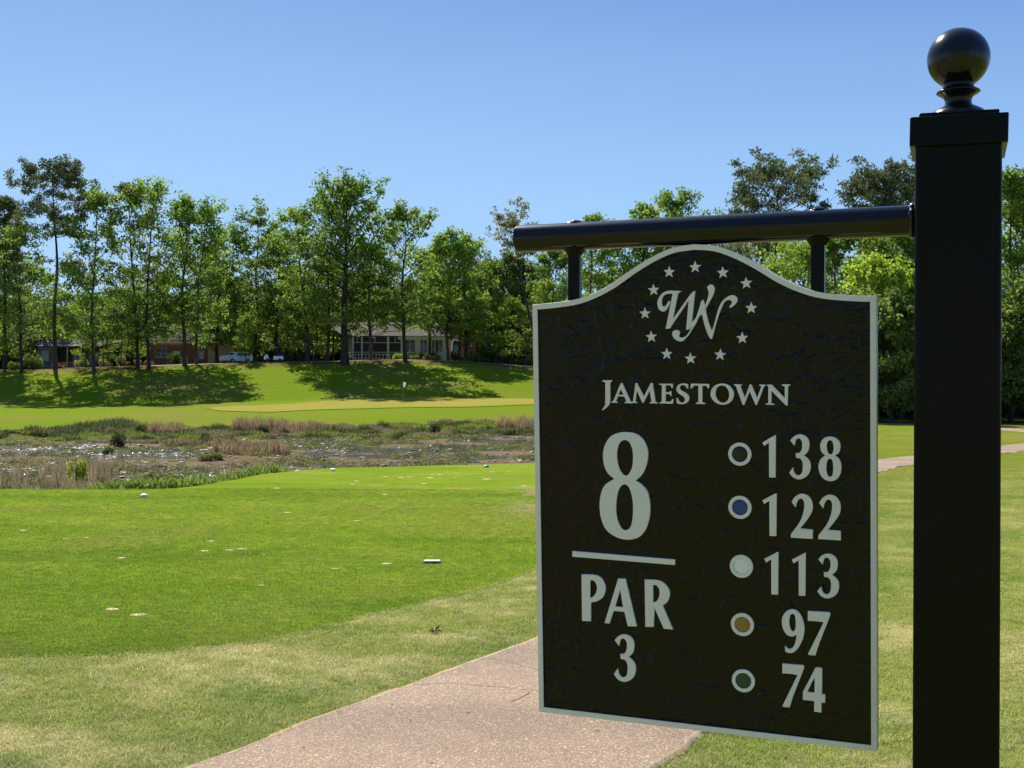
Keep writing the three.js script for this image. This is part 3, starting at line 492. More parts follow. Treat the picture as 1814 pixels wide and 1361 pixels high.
  const starGeo = (() => { const pts = []; for (let k = 0; k < 10; k++) { const a = Math.PI / 2 + k * Math.PI / 5, r = k % 2 ? 3.7 : 8.7; pts.push(new THREE.Vector2(Math.cos(a) * r, Math.sin(a) * r)); } return up(extruded([pts], 2.6, 0.35)); })();
  STARS.forEach(([x, y], i) => { const s = mesh('star', starGeo, M.letter, panel); s.position.set(x / 1000, y / 1000, 0); s.rotation.z = [-0.04, 0, 0.03, 0.06, -0.02, 0.02, -0.08, 0.03, 0, 0.05, 0, 0.04][i]; });
  const circle = (r, n = 48) => Array.from({ length: n }, (_, k) => new THREE.Vector2(Math.cos(k / n * 2 * Math.PI) * r, Math.sin(k / n * 2 * Math.PI) * r));
  const ringGeo = up(extruded([circle(16), circle(11)], 2.9, 0.3));
  const discGeo = new THREE.LatheGeometry([[0, 0.0021], [0.006, 0.00195], [0.0095, 0.0013], [0.0112, 0.0002]].map(([r, y]) => new THREE.Vector2(r, y)), 48); discGeo.rotateX(Math.PI / 2); discGeo.translate(0, 0, -0.0024);
  RINGS.forEach(([x, y], i) => {
    mesh('ring', ringGeo, M.letter, panel).position.set(x / 1000, y / 1000, 0);
    const d = mesh('disc', discGeo, [M.blackDisc, M.blueDisc, M.whiteDisc, M.goldDisc, M.greenDisc][i], panel); d.position.set(x / 1000, y / 1000, 0);
    d.userData.label = ['black', 'blue', 'white', 'gold', 'green'][i] + ' tee colour disc';
  });
  // hangers: square bars from the pipe down to the shoulders of the panel, with weld collars
  const m4 = new THREE.Matrix4().compose(panelAt, new THREE.Quaternion().setFromEuler(panelTurn), new THREE.Vector3(1, 1, 1));
  for (const [x, y] of [[62.2, 5], [407.8, 3]]) {
    const foot = new THREE.Vector3(x / 1000, y / 1000 - 0.004, -0.0095).applyMatrix4(m4), len = ARM_Y - 0.016 - foot.y;
    const rod = new RoundedBoxGeometry(0.0182, len, 0.0125, 2, 0.002); rod.translate(0, len / 2, 0);
    const h = mesh('hanger', rod, M.blackPaint, sign); h.position.copy(foot); h.rotation.y = -0.3982;
    const collar = new THREE.CylinderGeometry(0.0175, 0.0092, 0.0115, 24, 5); { const p = collar.attributes.position; for (let i = 0; i < p.count; i++) { const a = Math.atan2(p.getZ(i), p.getX(i)), k = 0.9 + 0.25 * fbm(a * 2.2 + x, p.getY(i) * 300, 3); p.setX(i, p.getX(i) * k * 1.05); p.setZ(i, p.getZ(i) * k * 0.7); } collar.computeVertexNormals(); }
    const w = mesh('weld', collar, M.blackPaint, sign); w.position.set(foot.x, ARM_Y - 0.0225, foot.z); w.rotation.y = -0.3982;
    const lump = mesh('weld', blob(0.0085, 1.35, 0.5, 1, x), M.barPaint, sign); lump.position.set(foot.x + 0.001, ARM_Y + 0.0195, foot.z - 0.002); lump.rotation.y = -0.3982;
    const foot2 = mesh('weld', blob(0.006, 1.9, 0.45, 1.2, x + 3), M.blackPaint, sign); foot2.position.copy(foot).add(new THREE.Vector3(0, 0.004, 0)); foot2.rotation.y = -0.3982;
  }
}

// ---------------------------------------------------------------- trees
const TONES = {
  oak: [[0.147, 0.244, 0.035], [0.225, 0.323, 0.051]], lightoak: [[0.205, 0.323, 0.043], [0.304, 0.421, 0.069]], darkoak: [[0.121, 0.173, 0.047], [0.196, 0.235, 0.066]],
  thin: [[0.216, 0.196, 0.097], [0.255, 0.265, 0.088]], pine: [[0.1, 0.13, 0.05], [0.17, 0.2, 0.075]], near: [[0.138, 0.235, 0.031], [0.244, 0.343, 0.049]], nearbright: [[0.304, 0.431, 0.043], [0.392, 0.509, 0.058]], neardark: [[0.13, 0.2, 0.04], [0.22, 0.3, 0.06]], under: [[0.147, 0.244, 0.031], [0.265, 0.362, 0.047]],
};
// a tree in its own axes: returns { trunk, crown } geometries
function growTree(o) {
  reseed(o.seed);
  const { h, cb, R, lean = 0, leaf, tones, limbs, perClump, pine = false, clumpR = 0.8, spread = 1 } = o;
  const wood = new Build(), crown = new Build(), r0 = o.r0 ?? h * 0.0125, pts = [], rad = [], n = 12, wob = o.wobble ?? 0.25, s1 = rnd() * 50;
  const axis = (t) => { const w = wob * Math.sin(t * 3.1); return [lean * Math.pow(t, 1.6) + w * (noise(t * 3 + s1, 1) - 0.5) * 3, h * t, w * (noise(t * 3 + s1, 9) - 0.5) * 3]; };
  for (let k = 0; k <= n; k++) { const t = k / n * 0.96; pts.push(axis(t)); rad.push(r0 * (1 - 0.86 * t) * (k === 0 ? 1.35 : 1)); }
  pts[0][1] = -0.3; wood.tube(pts, rad, 9);
  const clump = (x, y, z, r, count, tone) => {
    const base = mixc(tones[0], tones[1], tone);
    for (let i = 0; i < count; i++) {
      let px, py, pz; do { px = rnd() * 2 - 1; py = rnd() * 2 - 1; pz = rnd() * 2 - 1; } while (px * px + py * py + pz * pz > 1);
      const k = rr(0.7, 1.3); crown.leaf(x + px * r, y + py * r * (pine ? 0.6 : 0.5), z + pz * r, leaf * rr(0.7, 1.25), leaf * (pine ? 0.17 : 0.33) * rr(0.8, 1.2), [base[0] * k, base[1] * k, base[2] * k], pine ? -0.3 : 0.25);
    }
  };
  for (let i = 0; i < limbs; i++) {
    const f = (i + rnd() * 0.8) / limbs, t = lerp(cb / h, 0.965, Math.pow(f, 0.85)), a = i * 2.39996 + rr(-0.5, 0.5), b = axis(t);
    const shape = pine ? Math.sqrt(Math.max(0.03, 1 - Math.pow(Math.abs(f - 0.42) / 0.62, 2))) : Math.pow(Math.sin(Math.PI * lerp(0.16, 0.985, Math.pow(f, 0.85))), 0.62);
    const L = R * shape * rr(0.7, 1.15) * spread, e0 = pine ? lerp(0.05, 0.75, f) : lerp(0.15, 1.05, f) + rr(-0.2, 0.25), rb = Math.min(r0 * (1 - 0.86 * t) * 0.6, 0.022 * L + 0.02);
    const lp = [b], lr = [rb]; let x = b[0], y = b[1], z = b[2], e = e0, aa = a;
    for (let k = 1; k <= 5; k++) { const s = L / 5 / Math.max(0.55, Math.cos(e0)); x += Math.cos(aa) * Math.cos(e) * s; y += Math.sin(e) * s; z += Math.sin(aa) * Math.cos(e) * s; e += pine ? 0.04 : rr(-0.02, 0.13); aa += rr(-0.22, 0.22); lp.push([x, y, z]); lr.push(rb * (1 - 0.17 * k)); }
    wood.tube(lp, lr, 5);
    const tone = rnd(), subs = o.subs ?? 5;
    clump(x, y, z, clumpR * rr(0.7, 1.1), perClump, tone);
    for (let s = 0; s < subs; s++) {
      const u = lerp(o.inner ?? 0.35, 1, (s + rnd() * 0.7) / subs) * 5, k = Math.min(4, Math.floor(u)), w = u - k, px = lerp(lp[k][0], lp[k + 1][0], w), py = lerp(lp[k][1], lp[k + 1][1], w), pz = lerp(lp[k][2], lp[k + 1][2], w);
      const l2 = (0.2 + 0.22 * rnd()) * L + 0.4, a2 = aa + (s % 2 ? 1 : -1) * rr(0.5, 1.3), e2 = e0 + rr(-0.35, 0.5), qx = px + Math.cos(a2) * Math.cos(e2) * l2, qy = py + Math.sin(e2) * l2, qz = pz + Math.sin(a2) * Math.cos(e2) * l2;
      wood.tube([[px, py, pz], [(px + qx) / 2, (py + qy) / 2 + 0.1 * l2, (pz + qz) / 2], [qx, qy, qz]], [rb * 0.45, rb * 0.32, rb * 0.14], 4);
      clump(qx, qy, qz, clumpR * rr(0.65, 1.1), Math.round(perClump * rr(0.6, 1.1)), clamp(tone + rr(-0.35, 0.35)));
      if (!pine && rnd() < 0.5) clump((px + qx) / 2 + rr(-0.3, 0.3), (py + qy) / 2, (pz + qz) / 2 + rr(-0.3, 0.3), clumpR * 0.6, Math.round(perClump * 0.5), tone);
    }
  }
  const tp = axis(0.97); clump(tp[0], tp[1], tp[2], clumpR * 0.8, perClump, rnd());
  // leafy shoots low on the trunk
  for (let i = 0; i < (o.low ?? 0); i++) { const t = lerp(o.lowFrom ?? 0.15, cb / h + 0.1, rnd()), b = axis(t), a = rnd() * 6.28, l = rr(0.4, 1) * (o.lowR ?? 2.2); wood.tube([b, [b[0] + Math.cos(a) * l * 0.5, b[1] + 0.25 * l, b[2] + Math.sin(a) * l * 0.5], [b[0] + Math.cos(a) * l, b[1] + 0.3 * l, b[2] + Math.sin(a) * l]], [0.05, 0.035, 0.015], 4); clump(b[0] + Math.cos(a) * l, b[1] + 0.3 * l, b[2] + Math.sin(a) * l, clumpR * rr(0.6, 1), Math.round(perClump * 0.8), rnd()); }
  return { trunk: wood.geometry(true), crown: crown.geometry() };
}
function plant(name, x, d, turn, grown, leafMat, barkMat, label, category, group) {
  const t = thing(name, x, height(x, d) - 0.05, -d, turn, label, category, group);
  mesh('trunk', grown.trunk, barkMat, t); mesh('crown', grown.crown, leafMat, t); return t;
}
const TREES = [  // x, distance, top, crown base, crown radius, lean of the top, kind, label
  [-59.0, 153, 30.4, 20.1, 4.1, -0.4, 'pine', 'tall dark pine with a rounded crown standing above the left end of the tree line'],
  [-67.6, 158, 27.6, 13.5, 2.3, -0.2, 'pine', 'dark pine cut off by the left edge of the photo'],
  [-62.1, 150, 21.5, 10.0, 3.2, -1.2, 'oak', 'leaning trunked tree at the far left of the tree line under the pines'],
  [-52.6, 149, 27.6, 7.2, 3.1, 0.4, 'oak', 'pale barked broadleaf tree, nearest trunk, just right of the tall left pine'],
  [-47.7, 151, 29.4, 8.0, 2.9, -1.2, 'darkoak', 'tall broadleaf tree with a dark pointed top left of the brick house'],
  [-46.0, 150, 28.1, 10.1, 3.0, 0.5, 'lightoak', 'tall light green tree with a curved trunk beside the brick house'],
  [-42.0, 152, 26.9, 10.2, 2.9, 0.3, 'oak', 'straight trunked tree in front of the brick house corner'],
  [-41.1, 154, 26.1, 13.3, 2.6, 1.7, 'lightoak', 'tree with an open right hand crown in front of the red brick wall'],
  [-41.3, 166, 18.2, 7.9, 1.7, 0.2, 'oak', 'thin young tree just left of the white car'],
  [-39.7, 170, 25.1, 11.3, 2.9, -0.3, 'oak', 'slim tree standing in front of the white car'],
  [-37.0, 171, 26.9, 10.5, 3.3, 0.4, 'oak', 'slim tree between the white car and the golf cart'],
  [-33.9, 170, 23.5, 11.3, 2.8, 0.7, 'oak', 'leafy tree rising behind the golf cart'],
  [-27.1, 157, 26.3, 10.6, 3.1, -1.6, 'lightoak', 'broad light green tree right of the golf cart'],
  [-24.4, 156, 26.5, 12.0, 3.3, -0.5, 'oak', 'dark trunked tree immediately left of the thickest trunk'],
  [-21.2, 150, 27.6, 10.2, 4.9, 0.3, 'bigoak', 'biggest tree of the line with the thickest dark trunk and widest crown'],
  [-18.6, 155, 20.1, 10.5, 2.4, -0.4, 'oak', 'leafy tree in front of the left end of the cream house'],
  [-13.6, 151, 25.0, 10.3, 3.2, -0.2, 'oak', 'tall tree with a separate pointed crown in front of the cream house'],
  [-11.5, 164, 20.4, 11.1, 2.8, -0.6, 'lightoak', 'lower tree filling the gap above the cream house roof'],
  [-8.5, 158, 22.7, 8.5, 2.7, -0.6, 'lightoak', 'slim light green tree at the right end of the cream house'],
  [-6.3, 160, 22.4, 8.6, 2.9, 0.0, 'lightoak', 'slim tree right of the cream house with a thin straight trunk'],
  [3.0, 146, 23.5, 17.4, 3.3, -3.5, 'thin', 'sparse brownish tree with a thin leaning trunk left of the sign arm'],
  [-2.6, 172, 18.9, 7.5, 3.3, -0.2, 'darkoak', 'dull green tree right of the slim pair, over the dark shrubs'],
  [0.4, 170, 20.0, 8.2, 3.1, 0.2, 'darkoak', 'bushy olive tree just left of the sign panel'],
  [5.3, 165, 21.4, 8.0, 3.0, 0.8, 'oak', 'tree seen under the left end of the sign arm'],
  [10.2, 150, 25.0, 10.4, 2.1, 0.0, 'lightoak', 'tree with a small round top showing above the left third of the sign arm'],
  [14.0, 152, 23.1, 10.5, 2.5, 0.7, 'oak', 'low crowned tree just above the sign arm left of its middle'],
  [16.6, 150, 25.9, 10.4, 3.0, 0.4, 'lightoak', 'light green tree above the middle of the sign arm'],
  [21.0, 148, 27.1, 10.3, 2.7, 0.0, 'oak', 'tallest broadleaf tree above the middle of the sign arm'],
  [25.9, 150, 22.9, 10.4, 3.2, 0.4, 'darkoak', 'olive tree at the foot of the big right pine above the arm'],
  [27.7, 125, 26.7, 17.9, 5.1, 0.2, 'bigpine', 'large spreading pine above the right half of the sign arm'],
  [37.7, 120, 25.5, 17.9, 3.8, 0.6, 'bigpine', 'spreading pine between the large pine and the black post'],
  [27.8, 135, 19.8, 9.6, 3.2, 0.0, 'darkoak', 'dark tree behind the right hanger of the sign'],
  [26.9, 110, 14.4, 5.0, 2.4, 0.0, 'lightoak', 'bright tree between the right hanger and the pines'],
  [16.9, 62, 9.5, 3.0, 1.8, 0.0, 'near', 'dense green tree just right of the right sign hanger'],
  [19.4, 64, 9.6, 3.0, 1.7, 0.2, 'near', 'dense mid green tree behind the yellow green one beside the post'],
  [19.8, 60, 9.6, 3.5, 1.7, 0.1, 'near', 'tall dense tree directly left of the black post'],
  [17.3, 56, 7.4, 2.9, 1.1, 0.1, 'nearbright', 'bright yellow green bushy tree left of the black post'],
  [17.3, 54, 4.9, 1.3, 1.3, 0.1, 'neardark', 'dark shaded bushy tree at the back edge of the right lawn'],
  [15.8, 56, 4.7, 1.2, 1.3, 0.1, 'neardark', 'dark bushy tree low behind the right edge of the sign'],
  [22.2, 62, 10.1, 3.0, 1.8, 0.0, 'near', 'tree hidden mostly behind the black post'],
  [24.0, 57, 12.1, 4.0, 1.1, 0.0, 'near', 'tall tree at the right edge of the photo beyond the post'],
  [26.4, 60, 11.0, 3.0, 1.6, 0.0, 'near', 'tree at the right edge leaning into the frame'],
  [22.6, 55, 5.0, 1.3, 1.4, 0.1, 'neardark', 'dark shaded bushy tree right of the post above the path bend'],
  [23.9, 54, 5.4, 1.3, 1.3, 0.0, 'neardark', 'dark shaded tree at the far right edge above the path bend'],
];
TREES.forEach(([x, d, top, crownBase, R, lean, kind, label], i) => {
  const y0 = height(x, d), h = top - y0, cb = Math.max(1, crownBase - y0), near = kind.startsWith('near'), pine = kind.includes('pine');
  const o = { seed: 100 + i, h: h * (kind === 'bigpine' ? 0.86 : pine ? 0.93 : near ? 0.95 : 0.885), cb, R: R * 1.02, lean, tones: TONES[pine ? 'pine' : kind === 'bigoak' ? 'oak' : kind], wobble: near ? 0.15 : 0.3 };
  if (near) Object.assign(o, { leaf: 0.19, limbs: 26, perClump: 46, subs: 7, clumpR: 0.6, spread: 1.3, low: 24, lowR: 1.5, r0: 0.12, cb: Math.max(0.8, cb * 0.5) });
  else if (pine) Object.assign(o, { leaf: 0.5, limbs: kind === 'bigpine' ? 34 : 30, perClump: kind === 'bigpine' ? 42 : 54, subs: 6, clumpR: 0.66, pine: true, r0: kind === 'bigpine' ? 0.33 : 0.3, inner: 0.45, wobble: kind === 'bigpine' ? 0.5 : 0.2 });
  else if (kind === 'thin') Object.assign(o, { leaf: 0.3, limbs: 17, perClump: 26, subs: 5, clumpR: 0.6, r0: 0.2 });
  else if (kind === 'bigoak') Object.assign(o, { leaf: 0.44, limbs: 36, perClump: 24, subs: 8, clumpR: 1.0, spread: 1.15, r0: 0.52, low: 40, lowR: 4.5, lowFrom: 0.16 });
  else Object.assign(o, { leaf: 0.35 + 0.1 * h2(i, 12), limbs: 20 + Math.floor(h2(i, 9) * 9), perClump: 24, subs: 6, clumpR: 0.95, spread: 1.15 + 0.5 * h2(i, 6), r0: 0.19 + 0.09 * h2(i, 4), low: i >= 3 && i <= 8 ? 70 : i >= 16 && i <= 19 ? 60 : 40, lowR: 4.2, lowFrom: i >= 3 && i <= 8 ? 0.14 : i >= 16 && i <= 19 ? 0.2 : 0.2 });
  const g = growTree(o);
  plant(pine ? 'pine_tree' : kind === 'thin' ? 'leaning_tree' : 'broadleaf_tree', x, d, 0, g, pine ? M.needle : M.leaf, i % 3 === 0 ? M.paleBark : M.bark, label, pine ? 'pine tree' : 'tree');
});
{
  // younger trees fill the wood behind the front row: grown once in six shapes, then copied
  const shapes = [0, 1, 2, 3, 4, 5].map((k) => growTree({ seed: 300 + k, h: 12 + k * 0.7, cb: 2.2 + (k % 3), R: 2.6 + 0.25 * (k % 4), leaf: 0.44, limbs: 20, perClump: 17, subs: 5, clumpR: 1.0, spread: 1.25, tones: k % 3 === 2 ? TONES.darkoak : TONES.under, r0: 0.1 + 0.015 * k, low: 8, lowR: 1.6, lowFrom: 0.12 }));
  const protos = []; reseed(77);
  const put = (x, d, s, k) => {
    let t;
    if (!protos[k]) { t = plant('young_tree', x, d, rnd() * 6.28, shapes[k], M.leaf, M.bark, 'young leafy tree filling the wood behind the tall front row of trees', 'tree', 'young trees in the wood behind the front row'); protos[k] = t; }
    else { t = protos[k].clone(); t.name = numbered('young_tree'); scene.add(t); t.position.set(x, height(x, d) - 0.05, -d); t.rotation.y = rnd() * 6.28; }
    t.scale.setScalar(s);
  };
  for (let i = 0; i < 80; i++) { const d = lerp(166, 205, Math.pow(rnd(), 0.8)), u = lerp(-0.47, 0.27, (i + rnd()) / 80); const x = u * d, built = d < 183 && ((x > -53 && x < -39) || (x > -26 && x < -8)); put(built ? x * 190 / d : x, built ? 190 + (i % 9) : d, rr(0.65, 1.15), i % 6); }
  for (let i = 0; i < 16; i++) { const d = rr(155, 160), u = [-0.455, -0.44, -0.415, -0.36, -0.345, -0.33, -0.315, -0.225, -0.175, -0.165, -0.185, -0.035, -0.02, 0.0, 0.012, 0.03][i]; put(u * d, d, rr(0.45, 0.75), (i * 5 + 1) % 6); }
  // trees behind the viewer: what the glossy black paint mirrors
  let back = null; reseed(88);
  for (const [x, d, s] of [[-22, -34, 1.1], [-17, -38, 1.3], [-12, -33, 1.0], [-7, -37, 1.2], [-2, -34, 1.0], [4, -38, 1.2], [-28, -30, 1.2], [-33, -24, 1.1], [10, -35, 1.0]]) {
    const t = protos[3].clone(); t.name = numbered('broadleaf_tree'); scene.add(t); t.position.set(x, -0.05, -d); t.rotation.y = rnd() * 6.28; t.scale.set(s * 1.3, s * 1.25, s * 1.3);
    tag(t, 'tree standing behind the viewer, seen only mirrored in the black sign', 'tree', 'trees behind the viewer');
  }
  // far wood: reads as one mass of leaves between the trunks
  const cl = new Build(); reseed(91);
  for (let i = 0; i < 150; i++) { let px, py, pz; do { px = rnd() * 2 - 1; py = rnd() * 2 - 1; pz = rnd() * 2 - 1; } while (px * px + py * py + pz * pz > 1); const k = rr(0.85, 1.15); cl.leaf(px * 1.9, py * 1.5, pz * 1.9, rr(0.5, 0.85), 0.2, [k, k, k], 0.3); }
  const list = [], m = new THREE.Matrix4();
  for (let i = 0; i < 2600; i++) {
    const d = rr(206, 232), x = lerp(-0.5, 0.36, rnd()) * d, topH = 8.5 + 7 * fbm(x * 0.09, 3.3, 3), y = Math.pow(rnd(), 0.8) * topH, s = rr(0.8, 1.5);
    m.makeRotationY(rnd() * 6.28).setPosition(x, height(x, d) + y, -d).scale(new THREE.Vector3(s, s, s));
    list.push({ m: m.clone(), c: mixc([0.08, 0.13, 0.025], [0.16, 0.21, 0.04], rnd()) });
  }
  for (let i = 0; i < 900; i++) {   // and the dark belt behind the trees on the right
    const d = rr(66, 84), x = lerp(0.24, 0.5, rnd()) * d, y = Math.pow(rnd(), 0.9) * 6.5, s = rr(0.5, 0.8);
    m.makeRotationY(rnd() * 6.28).setPosition(x, height(x, d) + y, -d).scale(new THREE.Vector3(s, s, s));
    list.push({ m: m.clone(), c: mixc([0.08, 0.12, 0.025], [0.17, 0.23, 0.04], rnd()) });
  }
  tag(instanced('far_woods', cl.geometry(), M.leaf, list), 'dense far wood behind all the trees, read as one mass of leaves', 'woods');
}

// ---------------------------------------------------------------- houses, cars and beds behind the green
const box = (w, h, d, x, y, z, r = 0) => { const g = r ? new RoundedBoxGeometry(w, h, d, 2, r) : new THREE.BoxGeometry(w, h, d); if (g.index === null) { /* plain */ } g.translate(x, y, z); return g; };
const join = (...gs) => mergeGeometries(gs.map((g) => { const k = g.index ? g.toNonIndexed() : g; for (const n of Object.keys(k.attributes)) if (!['position', 'normal', 'uv'].includes(n)) k.deleteAttribute(n); return k; }));
function hipRoof(x0, x1, z0, z1, y, ridge, over = 0.5) {   // hipped roof with a soffit, ridge along x
  const a = x0 - over, b = x1 + over, c = z0 + over, e = z1 - over, m = (c + e) / 2, ins = Math.min((b - a) / 2 - 0.1, (c - e) / 2), t = 0.18;
  const p = [[a, y, c], [b, y, c], [b, y, e], [a, y, e], [a, y + t, c], [b, y + t, c], [b, y + t, e], [a, y + t, e], [a + ins, ridge, m], [b - ins, ridge, m]];
  const f = [[3, 2, 1], [3, 1, 0], [0, 1, 5], [0, 5, 4], [1, 2, 6], [1, 6, 5], [2, 3, 7], [2, 7, 6], [3, 0, 4], [3, 4, 7], [4, 5, 9], [4, 9, 8], [5, 6, 9], [6, 7, 8], [6, 8, 9], [7, 4, 8]];
  const pos = []; for (const t3 of f) for (const k of t3) pos.push(...p[k]);
  const g = new THREE.BufferGeometry(); g.setAttribute('position', new THREE.Float32BufferAttribute(pos, 3)); g.computeVertexNormals(); g.setAttribute('uv', new THREE.Float32BufferAttribute(new Float32Array(pos.length / 3 * 2), 2)); return g;
}
function windowPart(parent, x, y, w, h, z, bars, frameMat = M.trim) {   // a pane set back in a frame with glazing bars
  const f = 0.09, parts = [box(w + 2 * f, f, 0.1, x, y + h / 2 + f / 2, z), box(w + 2 * f, f, 0.1, x, y - h / 2 - f / 2, z), box(f, h, 0.1, x - w / 2 - f / 2, y, z), box(f, h, 0.1, x + w / 2 + f / 2, y, z)];
  for (let i = 1; i <= bars; i++) parts.push(box(0.06, h, 0.07, x - w / 2 + w * i / (bars + 1), y, z));
  const win = mesh('window', join(...parts), frameMat, parent);
  mesh('pane', box(w, h, 0.03, x, y, z - 0.035), M.glass, win); return win;
}
{ // brick house, at the foot of the trees on the left
  const d = 168, X = -52, y = height(-46, d) - 0.15, t = thing('brick_house', X, y, -d, 0, 'low red brick house with a tan end wall, half hidden left of the white car', 'house');
  mesh('wall', join(box(5.6, 3.3, 6, 2.8, 1.65, -3.2), box(3.1, 3.3, 6.4, 7.35, 1.65, -3.2)), M.brick, t);
  mesh('wall', box(2.6, 3.0, 5.6, 10.2, 1.5, -2.6), M.tan, t).userData.label = 'tan end wall';
  mesh('corner_post', box(0.2, 3.3, 0.2, 5.68, 1.65, -0.05), M.trim, t);
  mesh('fascia', box(9.4, 0.24, 0.16, 4.4, 3.42, 0.12), M.trim, t);
  mesh('roof', hipRoof(0, 9, -6.4, 0, 3.54, 6), M.roof, t);
  windowPart(t, 2.2, 1.9, 1.5, 1.3, -0.17, 1, M.tan); windowPart(t, 7.9, 1.9, 0.7, 1.6, 0.03, 0, M.tan);
  mesh('door', box(0.95, 2.1, 0.08, 4.4, 1.1, -0.17), M.cream, t);
  for (const [px, w, h, label] of [[-44.8, 0.34, 0.95, 'slim pale upright box standing left of the wider one by the brick wall'], [-44.1, 0.5, 0.9, 'wider cream upright utility box in front of the red brick wall']]) {
    const u = thing('utility_box', px, height(px, 160), -160, 0.1, label, 'utility box');
    mesh('case', box(w, h, 0.4, 0, h / 2, 0, 0.03), M.trim, u); mesh('lid', box(w + 0.06, 0.06, 0.46, 0, h + 0.03, 0, 0.02), M.cream, u);
  }
}
{ // grey house at the far left
  const d = 170, X = -68, y = height(-62, d) - 0.1, t = thing('grey_house', X, y, -d, 0, 'dark grey house with a railed porch behind the trunks at the far left', 'house');
  mesh('wall', join(box(2.0, 3.2, 6, 1.0, 1.6, -3), box(6, 3.2, 4, 5, 1.6, -5)), std([0.1, 0.1, 0.1], 0.8), t);
  mesh('porch_rail', join(box(6, 0.1, 0.1, 5, 1.0, -0.2), box(6, 0.1, 0.1, 5, 0.25, -0.2), ...Array.from({ length: 24 }, (_, i) => box(0.06, 0.75, 0.05, 2.1 + i * 0.25, 0.62, -0.2))), M.tan, t);
  for (const x of [2.2, 4.1, 6, 7.9]) mesh('porch_post', box(0.16, 3.2, 0.16, x, 1.6, -0.2), M.tan, t);
  mesh('roof', hipRoof(0, 8, -7, 0, 3.2, 4.4), M.roof, t); windowPart(t, 4.5, 1.9, 1.2, 1.3, -2.96, 1, M.tan); windowPart(t, 6.8, 1.9, 1.2, 1.3, -2.96, 1, M.tan); windowPart(t, 1.0, 1.9, 0.9, 1.3, 0.04, 0, M.tan);
}
{ // cream house with a screened porch and a sun room
  const d = 172, X = -24.2, y = height(-17, d) - 0.1, t = thing('cream_house', X, y, -d, 0, 'cream green house with white framed porch windows behind the trees in the middle', 'house');
  mesh('wall', join(box(14.6, 3.6, 5, 7.3, 1.8, -5.6), box(7.0, 1.25, 0.25, 11.1, 0.62, 0), box(7.0, 0.45, 0.25, 11.1, 3.4, 0)), M.cream, t);
  for (const [x, w] of [[1.1, 0.24], [2.4, 0.24], [6.2, 0.32], [8.2, 0.34], [10.5, 0.62], [12.15, 0.4], [14.45, 0.42]]) mesh('column', box(w, 3.6, 0.3, x, 1.8, 0.06), x > 9 ? M.cream : M.trim, t);
  mesh('brick_base', box(7.6, 0.55, 0.4, 4.2, 0.27, 0), M.pinkBrick, t);
  for (const [a, b] of [[1.22, 2.28], [2.52, 6.04], [6.36, 8.03]]) { const w = b - a, x = (a + b) / 2, s = mesh('porch_screen', join(box(w, 0.1, 0.1, x, 1.35, 0.02), box(w, 0.1, 0.1, x, 2.75, 0.02), box(0.07, 0.7, 0.07, x, 3.15, 0.02)), M.trim, t); mesh('mesh_panel', box(w, 3.0, 0.02, x, 2.05, -0.06), M.dark, s); }
  windowPart(t, 9.35, 2.22, 1.5, 1.8, 0.02, 1); windowPart(t, 11.35, 2.22, 0.9, 1.8, 0.02, 1); windowPart(t, 13.3, 2.22, 1.55, 1.8, 0.02, 2);
  mesh('roof', hipRoof(0.2, 14.6, -8, 0, 3.6, 5.9, 0.6), M.roof, t);
  mesh('railing', join(box(5.6, 0.09, 0.09, 4.4, 1.0, 1.8), box(5.6, 0.07, 0.07, 4.4, 0.3, 1.8), ...Array.from({ length: 12 }, (_, i) => box(0.09, 1.0, 0.09, 1.65 + i * 0.5, 0.5, 1.8))), M.trim, t);
}
{ // gable with an arched white window, right of the cream house
  const d = 182, X = -9.6, y = height(X, d), t = thing('pink_brick_house', X, y, -d, 0, 'pinkish brick gable with an arched white window between trunks right of the cream house', 'house');
  mesh('wall', box(5, 4.6, 5, 1.6, 2.3, -2.6), M.pinkBrick, t); mesh('roof', hipRoof(-0.9, 4.1, -5, 0, 4.6, 7.2), M.roof, t);
  const arc = new THREE.Shape(); arc.moveTo(-0.62, 0); arc.lineTo(0.62, 0); arc.lineTo(0.62, 1.5); arc.absarc(0, 1.5, 0.62, 0, Math.PI, false); arc.lineTo(-0.62, 0);
  const hole = new THREE.Path(); hole.moveTo(-0.44, 0.14); hole.lineTo(-0.44, 1.5); hole.absarc(0, 1.5, 0.44, Math.PI, 0, true); hole.lineTo(0.44, 0.14); hole.lineTo(-0.44, 0.14); arc.holes.push(hole);
  const fg = new THREE.ExtrudeGeometry(arc, { depth: 0.12, bevelEnabled: false }); fg.translate(0.9, 1.4, -0.1); const w = mesh('window', fg, M.white, t);
  const pane = new THREE.ShapeGeometry(new THREE.Shape(hole.getPoints(12))); pane.translate(0.9, 1.4, -0.08); mesh('pane', pane, M.glass, w);
}
